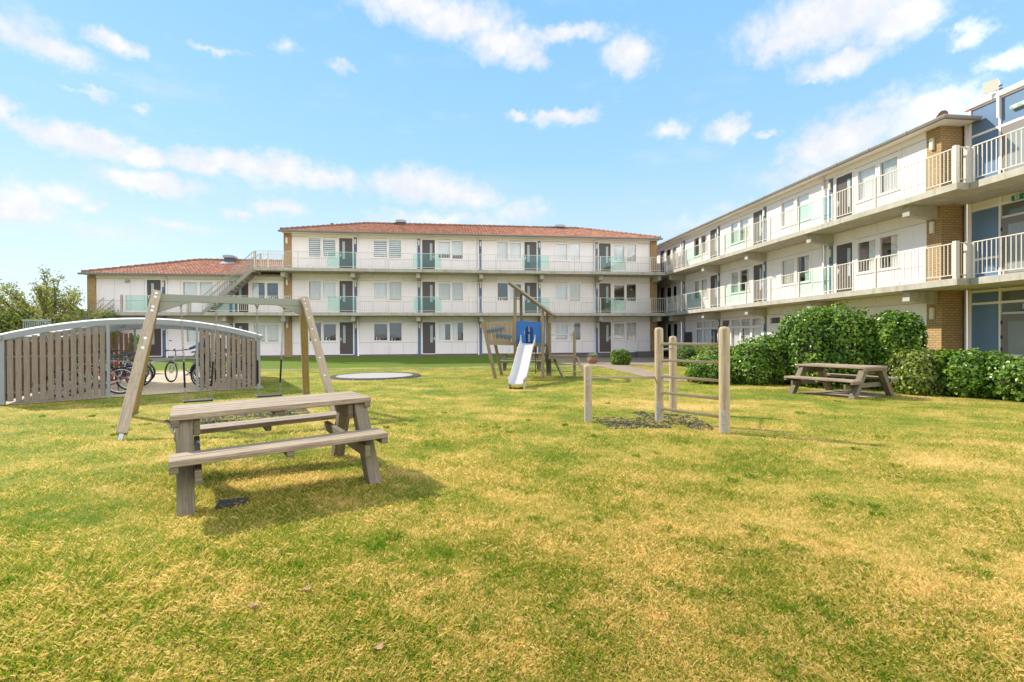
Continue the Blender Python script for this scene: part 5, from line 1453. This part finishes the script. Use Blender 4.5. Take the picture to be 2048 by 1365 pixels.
# fan shaped side balcony
f1t, f1b = Vector((1.13, 17.15, 1.93)), Vector((1.57, 17.12, -.14)); f2t, f2b = Vector((1.52, 18.35, 1.9)), Vector((1.94, 18.46, -.14))
for a, b in ((f1t, f1b), (f2t, f2b)):
    mb = MB(); mb.beam(b, a, .10, .10, E2); mb.build('slanted_post', WOODPLAY, tw, True, bevel=.006)
mb = MB()
for o_ in (0, 1):
    a = Vector((1.32, 17.14, 1.13)) if o_ == 0 else Vector((1.70, 18.38, 1.13)); b = up(FLp if o_ == 0 else BLp, 1.10)
    mb.beam(a, b, .05, .10)
for i in range(7):
    q = i/6; a = Vector((1.34, 17.2, 1.185))*(1-q)+Vector((1.70, 18.3, 1.185))*q; b = up(FLp+E2*1.08*q, 1.16); mb.beam(a, b, .13, .03)
mb.build('balcony_floor', WOODPLAY, tw, True)
mb = MB()
for i in range(7):
    q = (i+.5)/7
    b = Vector((1.34, 17.12, 1.16))*(1-q)+up(FLp, 1.14)*q; t_ = Vector((1.20, 17.13, 1.86))*(1-q)+up(FLp, 1.88)*q
    t_.z += .03*math.sin(q*9)
    w0 = (up(FLp, 0)-Vector((1.34, 17.12, 0))).length/7*.47; w1 = w0*1.13
    ed = (FLp-Vector((1.3, 17.12, 0))); ed.z = 0; ed.normalize(); nn = Vector((ed.y, -ed.x, 0))*.014
    mb.prism([b-ed*w0, b+ed*w0, t_+ed*w1, t_-ed*w1], nn)
mb.build('plank_wall', WOODPLAY, tw, True)
mb = MB()
for (x0, x1, z0, z1) in ((1.30, 1.88, 1.56, 1.66), (1.58, 2.16, 1.42, 1.36)):
    mb.beam((x0, 17.07, z0), (x1, 17.03, z1), .022, .085)
mb.build('blue_board', FADEBLUE, tw, True)
# right side low platform with rungs and net
rp1 = FR+E1*1.05+E2*.62; rp2 = rp1+E2*.85
for p in (rp1,):
    mb = MB(); mb.obox(up(p, .70), E1*.05, E2*.05, (0, 0, .85)); mb.build('post', WOODPLAY, tw, True, bevel=.006)
mb = MB(); mb.obox(up(BRp+E1*.1, .86), E1*.045, E2*.045, (0, 0, 1.02)); mb.build('post', WOODPLAY, tw, True, bevel=.006)
mb = MB(); mb.tube([up(BRp+E1*.1, 1.43), up(rp1, 1.42)], .02, 8); mb.build('bar', STEEL, tw, True)
mb = MB(); mb.obox(up((BRp+rp1)/2+E1*.05, .66), E1*.46, E2*.30, (0, 0, .02)); mb.obox(up((BRp+rp1)/2+E1*.05-E2*.26, .59), E1*.46, E2*.02, (0, 0, .045)); mb.build('low_deck', WOODPLAY, tw, True)
lA, lB = up(BRp+E1*.22-E2*.1, .62), up(BRp+E1*.68-E2*.75, -.12); rA, rB = up(rp1+E1*.08-E2*.05, .62), up(rp1+E1*.42-E2*.5, -.12)
for a, b in ((lA, lB), (rA, rB)):
    mb = MB(); mb.beam(a, b, .06, .085); mb.build('ladder_leg', WOODPLAY, tw, True)
mb = MB()
for q in (.35, .68): mb.tube([lA.lerp(lB, q), rA.lerp(rB, q)], .022, 8)
mb.build('rung', WOODPOLE, tw, True)
mb = MB(); mb.tube([up(FR-E1*.26, 1.0), up(FR-E1*.26, .05)], .011, 6)
for z in (.1, .3, .55, .8): mb.lathe([(0, -.025), (.025, 0), (0, .025)], up(FR-E1*.26, z), 8)
mb.build('rope', BLACK, tw, True)
mb = MB()
for i in range(4):
    q = i/3; mb.tube([up(FR+E2*(.12+.85*q), 1.05), up(FR+E2*(.14+.8*q)+E1*.16, .05)], .010, 6)
for j in range(4):
    z = .2+.24*j; mb.tube([up(FR+E2*(.1+.9*i/6)+E1*(.16*(1.05-z)), z-.03*math.sin(i*math.pi/1)) for i in range(7)], .010, 6)
mb.build('climbing_net', BLACK, tw, True)

# ---------------------------------------------------------------- trampoline set in the ground
tp = thing('trampoline', 'round in-ground trampoline with pale bed and black rubber rim', 'trampoline', (-2.78, 18.75, -.1))
mb = MB(); mb.lathe([(1.40, -.14), (1.40, -.055), (1.45, -.045), (1.62, -.045), (1.70, -.11)], (-2.78, 18.75, 0), 48); mb.build('rim', BLACK if False else plain('rim_rubber', (.05, .046, .042), .95), tp, True)
mb = MB(); mb.lathe([(1.40, -.052), (.7, -.06), (0, -.062)], (-2.82, 18.72, 0), 48); mb.build('bed', paint('trampoline_bed', (.34, .305, .28), .75, .2, .3, (.3, .27, .22), 2), tp, True)

# ---------------------------------------------------------------- planter
pl = thing('flower_pot', 'round red brick planter with white flowers by the facade steps', 'planter', (7.85, 26.4, -.1))
mb = MB(); mb.lathe([(.22, -.1), (.27, .0), (.28, .24), (.25, .25), (.23, .2), (0, .18)], (7.85, 26.4, 0), 20); mb.build('pot', TERRA, pl, True)

def leaf_cloud(pts, nrm, size, jit=.55, aspect=.62, seed=0):
    """bent leaf blades (two triangles each side of a midrib as one quad) from points and normals"""
    r = np.random.default_rng(seed); n = len(pts)
    N = nrm+r.normal(0, jit, (n, 3)); N /= np.linalg.norm(N, axis=1)[:, None]+1e-9
    T = r.normal(0, 1, (n, 3)); T[:, 2] -= .5; T -= N*(T*N).sum(1)[:, None]; T /= np.linalg.norm(T, axis=1)[:, None]+1e-9
    B = np.cross(N, T)
    s = size*r.uniform(.65, 1.25, n)[:, None]
    v = np.empty((n, 4, 3))
    v[:, 0] = pts-T*s*.5; v[:, 2] = pts+T*s*.5-N*s*.12
    v[:, 1] = pts-T*s*.08+B*s*aspect*.5+N*s*.10; v[:, 3] = pts-T*s*.08-B*s*aspect*.5+N*s*.10
    F = np.arange(n*4).reshape(n, 4)
    return v.reshape(-1, 3), F, r.uniform(0, 1, n)

def lobes_points(lobes, n, seed, zmin=-.14, shell=(.80, 1.06), flat=None):
    r = np.random.default_rng(seed)
    A = np.array([(l[1][0]*l[1][1]+l[1][1]*l[1][2]+l[1][0]*l[1][2]) for l in lobes]); pr = A/A.sum()
    idx = r.choice(len(lobes), n, p=pr)
    C = np.array([l[0] for l in lobes])[idx]; Rr = np.array([l[1] for l in lobes])[idx]
    d = r.normal(0, 1, (n, 3)); d /= np.linalg.norm(d, axis=1)[:, None]
    # squarish clipped outline
    dd = np.sign(d)*np.abs(d)**.8; dd /= (np.abs(dd)**2.6).sum(1)[:, None]**(1/2.6)
    ph = C.sum(1)*1.7
    bumpy = 1+.085*np.sin(d[:, 0]*7+ph)*np.cos(d[:, 2]*6+d[:, 1]*5+ph)+.05*np.sin(d[:, 1]*15+d[:, 0]*11+ph)
    p = C+dd*Rr*(r.uniform(*shell, n)*bumpy)[:, None]
    nrm = d/Rr; nrm /= np.linalg.norm(nrm, axis=1)[:, None]; nrm[:, 2] += .35
    keep = p[:, 2] > zmin
    for l in lobes:
        q = np.abs((p-np.array(l[0]))/np.array(l[1])); f = ((q**2.6).sum(1))**(1/2.6)
        keep &= ~(f < .74)
    return p[keep], nrm[keep]

def blob(c, rr, q=.78, seed=0):
    mb = MB(); P = []
    for i in range(11):
        th = math.pi*i/10; row = []
        for j in range(17):
            ph = 2*math.pi*j/16
            d = Vector((math.sin(th)*math.cos(ph), math.sin(th)*math.sin(ph), math.cos(th)))
            e = [math.copysign(abs(x)**.8, x) for x in d]; nn = sum(abs(x)**2.6 for x in e)**(1/2.6)
            k_ = q*(1+.08*math.sin(ph*3+c[0]*3+th*2))
            row.append((c[0]+e[0]/nn*rr[0]*k_, c[1]+e[1]/nn*rr[1]*k_, max(-.16, c[2]+e[2]/nn*rr[2]*k_)))
        P.append(row)
    return P
def shrub(label, lobes, n, size, mat_=LEAF, seed=0, name='shrub', cat='shrub', group='shrubs of the hedge', extra=None, jit=.55, stems=8, aspect=.72):
    c0 = lobes[0][0]
    base = (c0[0], c0[1], -.12)
    t = thing(name, label, cat, base, 0, group)
    p, nr = lobes_points(lobes, n, seed)
    V, F, rn = leaf_cloud(p, nr, size, jit, aspect, seed)
    V -= np.array(base); np_mesh('foliage', V, F, mat_, t, rn)
    if extra:
        m2, n2, zlo = extra
        p, nr = lobes_points(lobes, n2, seed+50, shell=(.9, 1.04)); k_ = p[:, 2] < zlo
        V, F, rn = leaf_cloud(p[k_], nr[k_], size*.8, .8, .35, seed+3); V -= np.array(base); np_mesh('dry_foliage', V, F, m2, t, rn)
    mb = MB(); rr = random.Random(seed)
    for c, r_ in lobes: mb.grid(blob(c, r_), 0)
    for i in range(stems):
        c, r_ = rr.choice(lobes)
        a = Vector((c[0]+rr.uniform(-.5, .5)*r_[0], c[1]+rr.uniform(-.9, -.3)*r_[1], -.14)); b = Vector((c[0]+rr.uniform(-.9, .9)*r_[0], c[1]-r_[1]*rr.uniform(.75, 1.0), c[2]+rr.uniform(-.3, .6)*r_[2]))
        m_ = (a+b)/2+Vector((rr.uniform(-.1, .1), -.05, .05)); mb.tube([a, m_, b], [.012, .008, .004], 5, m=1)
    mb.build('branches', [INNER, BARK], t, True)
    return t
shrub('small round green bush in front of the facade plinth', [((8.97, 25.0, .23), (.50, .48, .44))], 3800, .075, LEAF, 1, group=None)
shrub('low clipped shrub by the side wing, far left end of the hedge', [((12.0, 23.6, .30), (.75, .7, .58)), ((12.9, 23.2, .32), (.6, .7, .55))], 3255, 0.100, LEAF, 2, extra=(BROWNLEAF, 1500, .15))
shrub('low clipped shrub by the side wing, seen between the climbing bars', [((12.2, 21.0, .36), (.9, .8, .60)), ((13.2, 20.3, .36), (.7, .8, .58))], 4030, 0.100, LEAFY, 3, extra=(BROWNLEAF, 1500, .1))
shrub('low yellowish shrub beside the tall bush, in front of the glazed doors', [((12.3, 18.4, .30), (.8, .8, .55))], 2325, 0.100, LEAFY, 13, extra=(BROWNLEAF, 800, .3))
shrub('low square ivy shrub just right of the tallest climbing post', [((8.15, 14.3, .27), (.80, .62, .47)), ((8.75, 14.0, .30), (.5, .55, .48))], 5425, 0.096, LEAF, 4, extra=(BROWNLEAF, 900, .05))
shrub('medium bush with brown twigs left of the tall ivy bush', [((9.35, 13.7, .55), (.72, .62, .76)), ((10.0, 13.5, .66), (.62, .62, .80)), ((8.95, 13.6, .28), (.55, .5, .5))], 8137, 0.100, LEAF, 5, extra=(BROWNLEAF, 1600, .35))
shrub('tall dense ivy bush behind the right picnic table', [((10.25, 12.9, .95), (.66, .72, 1.12)), ((10.95, 12.6, .98), (.72, .75, 1.16)), ((11.4, 12.3, .80), (.50, .6, 1.0)), ((10.6, 12.6, .35), (.9, .7, .6)), ((10.55, 12.8, 1.75), (.3, .4, .42))], 16275, 0.103, LEAF, 6, stems=14)
shrub('tall ivy bush with a square top next to the brick pillar', [((11.68, 11.75, .85), (.42, .55, 1.06)), ((11.95, 11.55, 1.28), (.36, .45, .60))], 8525, 0.103, LEAF, 7)
shrub('spreading bush with light twigs right of the picnic table', [((11.75, 11.0, .38), (.55, .52, .60)), ((12.25, 10.85, .38), (.5, .5, .58)), ((11.6, 10.8, .15), (.5, .4, .4))], 6587, 0.091, LEAFY, 8, extra=(BROWNLEAF, 1500, .6))
shrub('rounded ivy bush in front of the blue panel', [((12.35, 10.3, .36), (.58, .55, .58)), ((12.75, 10.1, .34), (.5, .5, .55))], 6200, 0.096, LEAF, 9)
shrub('low ivy bush at the right edge of the lawn', [((12.75, 9.5, .27), (.66, .6, .50)), ((13.2, 8.9, .30), (.7, .7, .52)), ((13.6, 8.0, .30), (.7, .8, .55))], 9300, 0.094, LEAF, 10)
# flowers in the planter
r_ = np.random.default_rng(5); n = 420
p = np.stack([7.85+r_.normal(0, .12, n), 26.4+r_.normal(0, .12, n), .22+np.abs(r_.normal(0, .09, n))], 1)
V, F, rn = leaf_cloud(p, np.tile([0, -.3, 1.0], (n, 1)), .07, .6, .5, 3); V -= np.array((7.85, 26.4, -.1)); np_mesh('leaves', V, F, LEAF, pl, rn)
p = np.stack([7.85+r_.normal(0, .12, 70), 26.4+r_.normal(0, .12, 70), .36+r_.normal(0, .05, 70)], 1)
V, F, rn = leaf_cloud(p, np.tile([0, -.6, .7], (70, 1)), .06, .5, .9, 4); V -= np.array((7.85, 26.4, -.1)); np_mesh('flowers', V, F, SLIDE, pl, rn)

# ---------------------------------------------------------------- trees and bushes beyond the shelter
def tree(label, x, y, h, spread, seed, nl, lean=(-.4, 0), size=.16, mat_=TREELEAF, limbs=16, z0=-.1, lowfill=True, name='tree', cat='tree', group='trees beyond the bike shelter'):
    rr = random.Random(seed)
    t = thing(name, label, cat, (x, y, z0), 0, group)
    mb = MB(); tips = []
    tr = [(0, 0, -.2), (.05*lean[0], 0, h*.2), (.15*lean[0], .05, h*.42)]
    mb.tube(tr, [h*.028, h*.022, h*.015], 8)
    for i in range(limbs):
        a = rr.uniform(0, 2*math.pi); q = rr.uniform(.05, 1); s_ = Vector(tr[1]).lerp(Vector(tr[2]), q)
        if rr.random() < .35: s_ = Vector((rr.uniform(-.3, .3), rr.uniform(-.3, .3), h*.08))
        L = h*rr.uniform(.38, .62); el_ = rr.uniform(.35, 1.25)
        d = Vector((math.cos(a)*math.cos(el_)*spread, math.sin(a)*math.cos(el_)*spread, math.sin(el_)))
        d = (d+Vector((lean[0], lean[1], 0))*.45).normalized()
        pts = [s_]
        for j in range(1, 6):
            d2 = (d+Vector((lean[0]*.08*j, 0, .02*j))).normalized(); pts.append(pts[-1]+d2*L/5+Vector((rr.uniform(-1, 1), rr.uniform(-1, 1), rr.uniform(-.6, .6)))*L*.025)
        mb.tube(pts, [h*.010*(1-k_/6) for k_ in range(6)], 5)
        tips.append(pts)
        for b in range(5):
            k_ = rr.randint(2, 5); o = pts[k_-1].lerp(pts[k_], rr.random()); dd = (d+Vector((rr.uniform(-.7, .7)+lean[0]*.3, rr.uniform(-.7, .7), rr.uniform(-.1, .7)))).normalized(); l2 = L*rr.uniform(.25, .5)
            sp_ = [o, o+dd*l2*.5+Vector((0, 0, .02)), o+dd*l2]; mb.tube(sp_, [h*.004, h*.003, h*.0015], 4); tips.append(sp_)
    mb.build('trunk', BARK, t)
    P = []
    rg = np.random.default_rng(seed)
    W_ = np.array([sum((Vector(b)-Vector(a)).length for a, b in zip(s_, s_[1:])) for s_ in tips]); W_ /= W_.sum()
    cnt = rg.multinomial(nl, W_)
    for s_, c in zip(tips, cnt):
        s_ = np.array([tuple(v) for v in s_]); m_ = len(s_)-1
        q = np.sqrt(rg.uniform(.06 if len(s_) == 3 else .12, 1, c))*m_; i = np.minimum(q.astype(int), m_-1); f = (q-i)[:, None]
        P.append(s_[i]*(1-f)+s_[i+1]*f+rg.normal(0, h*.021, (c, 3)))
    P = np.concatenate(P)
    V, F, rn = leaf_cloud(P, rg.normal(0, 1, P.shape)+[0, 0, .5], size, .5, .5, seed); np_mesh('crown', V, F, mat_, t, rn)
    return t
tree('feathery willow-like tree leaning left above the bushes', -22.5, 31.0, 6.1, .8, 21, 8500, (-.62, 0), .15, TREELEAF, 24)
tree('smaller leafy tree between the willow and the brick pillar', -21.6, 33.5, 4.3, 1.0, 22, 5500, (-.2, 0), .16, LEAFY, 15)
for i, (x, y, h, lab) in enumerate(((-27.6, 30.0, 3.1, 'bushy brownish shrub at the left edge behind the shelter roof'), (-25.3, 29.0, 2.9, 'bushy green shrub left below the willow'), (-23.4, 29.0, 3.0, 'bushy green shrub below the willow trunk'), (-21.3, 29.5, 2.9, 'bushy green shrub left of the low building corner'), (-30.2, 31, 3.4, 'dense shrub just beyond the left edge'))):
    shrub(lab, [((x, y, h*.42), (1.25, 1.0, h*.55)), ((x+.8, y+.3, h*.35), (1.0, .9, h*.45)), ((x-.8, y+.2, h*.38), (.9, .9, h*.46))], 7000, .16, (BROWNLEAF if i in (0,) else TREELEAF if i != 2 else LEAFY), 30+i, group='bushes beyond the bike shelter', extra=(BROWNLEAF if i else TREELEAF, 3200, 2.6), jit=.8, aspect=.5, stems=20)
# leafy sprig by the rear post of the shelter
shrub('young leafy shrub behind the rear post of the shelter', [((-13.2, 22.5, .95), (.35, .3, .55)), ((-13.1, 22.5, .3), (.4, .3, .4))], 700, .16, LEAF, 41, group=None, stems=10)
# house far behind the bushes
hs_ = thing('distant_house', 'dark roofed house just showing over the bushes at the left', 'house', (-57, 72, 0))
mb = MB(); mb.box(-66, 69, -.2, -51, 78, 3.2); mb.build('wall', BRICK, hs_, True)
mb = MB(); mb.prism([(-66.5, 68.5, 3.2), (-66.5, 78.5, 3.2), (-66.5, 73.5, 5.95)], (16, 0, 0)); mb.build('roof', plain('dark_roof', (.11, .085, .075), .8), hs_, True)
# small grey railing beyond the shelter roof
gr = thing('grey_railing', 'short grey bar railing beyond the shelter roof by the bushes', 'railing', (-20.4, 27.0, -.1))
mb = MB()
for i in range(15): mb.box(-21.0+.085*i, 27, -.1, -20.98+.085*i, 27.02, 2.35)
mb.box(-21.05, 26.985, 2.30, -19.75, 27.035, 2.36); mb.build('bars', STEEL, gr, True)

# ---------------------------------------------------------------- grass blades on the lawn
def inside(px, py, quad):
    q = np.array([(a[0], a[1]) for a in quad]); s_ = None
    ok = np.ones(len(px), bool); sg = None
    A = 0
    for i in range(len(q)):
        j = (i+1) % len(q); A += q[i][0]*q[j][1]-q[j][0]*q[i][1]
    for i in range(len(q)):
        j = (i+1) % len(q)
        c = (q[j][0]-q[i][0])*(py-q[i][1])-(q[j][1]-q[i][1])*(px-q[i][0])
        ok &= (c*np.sign(A) > 0)
    return ok
def grass(n, rmin, rmax, seed, hmul=1.0, flat=0.0, wmul=1.0):
    r = np.random.default_rng(seed)
    th = r.uniform(R(7.2-62), R(7.2+62), n); u = r.uniform(1/rmax, 1/rmin, n); d = 1/u
    x, y = d*np.sin(th), d*np.cos(th)
    keep = np.ones(n, bool)
    for q in ([SP(-.3, -.05), SP(5.25, -.05), SP(5.25, 11.2), SP(-.3, 11.2)], [(8.62, 11.25), (10.33, 11.72), (10.78, 10.42), (9.0, 9.9)], [(7.2, 23.5), (8.75, 23.5), (8.05, 14.9), (6.75, 14.9)]):
        keep &= ~inside(x, y, q)
    keep &= ~(np.hypot(x+2.78, y-18.75) < 1.7)
    x, y, d = x[keep], y[keep], d[keep]; n = len(x)
    z = np.array([gz(a, b) for a, b in zip(x, y)])
    clump = np.sin(x*2.1+1.3*np.sin(y*1.7))*np.sin(y*2.6+1.1*np.sin(x*2.3))
    h = r.uniform(.012, .030, n)*hmul*(1+.3*clump)*(1+.02*d); wd = np.maximum(.0006, .00028*d)*r.uniform(.7, 1.3, n)*wmul
    a = r.uniform(0, 2*np.pi, n); ln = np.where(r.uniform(0, 1, n) < flat, r.uniform(1.0, 2.4, n), r.uniform(.2, 1.2, n))*h
    lx, ly = np.cos(a)*ln, np.sin(a)*ln
    b = r.uniform(0, 2*np.pi, n); wx, wy = np.cos(b)*wd, np.sin(b)*wd
    V = np.empty((n, 4, 3))
    V[:, 0] = np.stack([x-wx, y-wy, z-.004], 1); V[:, 1] = np.stack([x+wx, y+wy, z-.004], 1)
    V[:, 2] = np.stack([x+lx*.45+wx*.7, y+ly*.45+wy*.7, z+h*.7], 1)
    V[:, 3] = np.stack([x+lx, y+ly, z+h], 1)
    F = np.arange(n*4).reshape(n, 4)
    return V.reshape(-1, 3), F, r.uniform(0, 1, n)
parts_ = [grass(GN1, 1.15, 24, 3), grass(GN2, 1.15, 9, 4, 1.0, .6, .9)]
parts_[1] = (parts_[1][0], parts_[1][1], .62+.5*parts_[1][2])
def tufts(count, seed):
    r = np.random.default_rng(seed); V, Rn = [], []
    for i in range(count):
        th = R(7.2)+r.uniform(-1, 1)*R(58); d = 1/r.uniform(1/13, 1/1.3); cx, cy = d*math.sin(th), d*math.cos(th)
        if (abs(cx+1.69) < 1.2 and abs(cy-5) < 1.2) or cy > 11: continue
        rad = r.uniform(.03, .11); m = int(r.uniform(40, 120))
        a = r.uniform(0, 2*np.pi, m); q = np.sqrt(r.uniform(0, 1, m))*rad; x, y = cx+q*np.cos(a), cy+q*np.sin(a)
        h = r.uniform(.022, .05, m)*(1-.5*q/rad); ln = h*r.uniform(.3, 1.1, m); b = r.uniform(0, 2*np.pi, m); wd = max(.0011, .0004*d)
        lx, ly = np.cos(a+r.normal(0, .7, m))*ln, np.sin(a+r.normal(0, .7, m))*ln; wx, wy = np.cos(b)*wd, np.sin(b)*wd; z = np.full(m, gz(cx, cy))
        v = np.empty((m, 4, 3)); v[:, 0] = np.stack([x-wx, y-wy, z-.006], 1); v[:, 1] = np.stack([x+wx, y+wy, z-.006], 1)
        v[:, 2] = np.stack([x+lx*.45+wx*.7, y+ly*.45+wy*.7, z+h*.72], 1); v[:, 3] = np.stack([x+lx, y+ly, z+h], 1)
        V.append(v.reshape(-1, 3)); Rn.append(r.uniform(-.25, .25, m))
    V = np.concatenate(V); return V, None, np.concatenate(Rn)
parts_.append(tufts(420, 9))
V = np.concatenate([p[0] for p in parts_]); F = np.arange(len(V)).reshape(-1, 4); rn = np.concatenate([p[2] for p in parts_])
tag(np_mesh('grass', V, F, BLADE, None, rn), kind='stuff')
# fallen dry leaves
DRY = plain('dry_leaf', (.50, .30, .16), .8)
LV = [(-.47, 1.95, 'curled pale leaf in the grass at the bottom edge of the lawn'), (-.78, 2.75, 'dry brown leaf in the grass left of centre, nearer the table'), (-1.0, 2.62, 'small pale leaf just left of the brown leaf in the grass'), (-.32, 2.2, 'light dry leaf between the brown leaf and the pale bottom leaf'), (.30, 1.72, 'dry leaf lowest on the lawn near bottom middle')]
for i, (x, y, lab) in enumerate(LV):
    mb = MB(); P = []
    a0 = i*1.3
    for k_ in range(5):
        q = k_/4-.5; wv_ = .016*(1-(2*q)**2)+.002; row = []
        for j in (-1, 0, 1):
            lx_, ly_ = q*.055, j*wv_; row.append((lx_*math.cos(a0)-ly_*math.sin(a0), lx_*math.sin(a0)+ly_*math.cos(a0), .012*abs(j)+.05*q*q+.004))
        P.append(row)
    mb.grid(P); o = mb.build('dry_leaf', DRY); o.location = (x, y, gz(x, y)+.018); tag(o, lab, 'leaf', 'fallen leaves on the lawn')
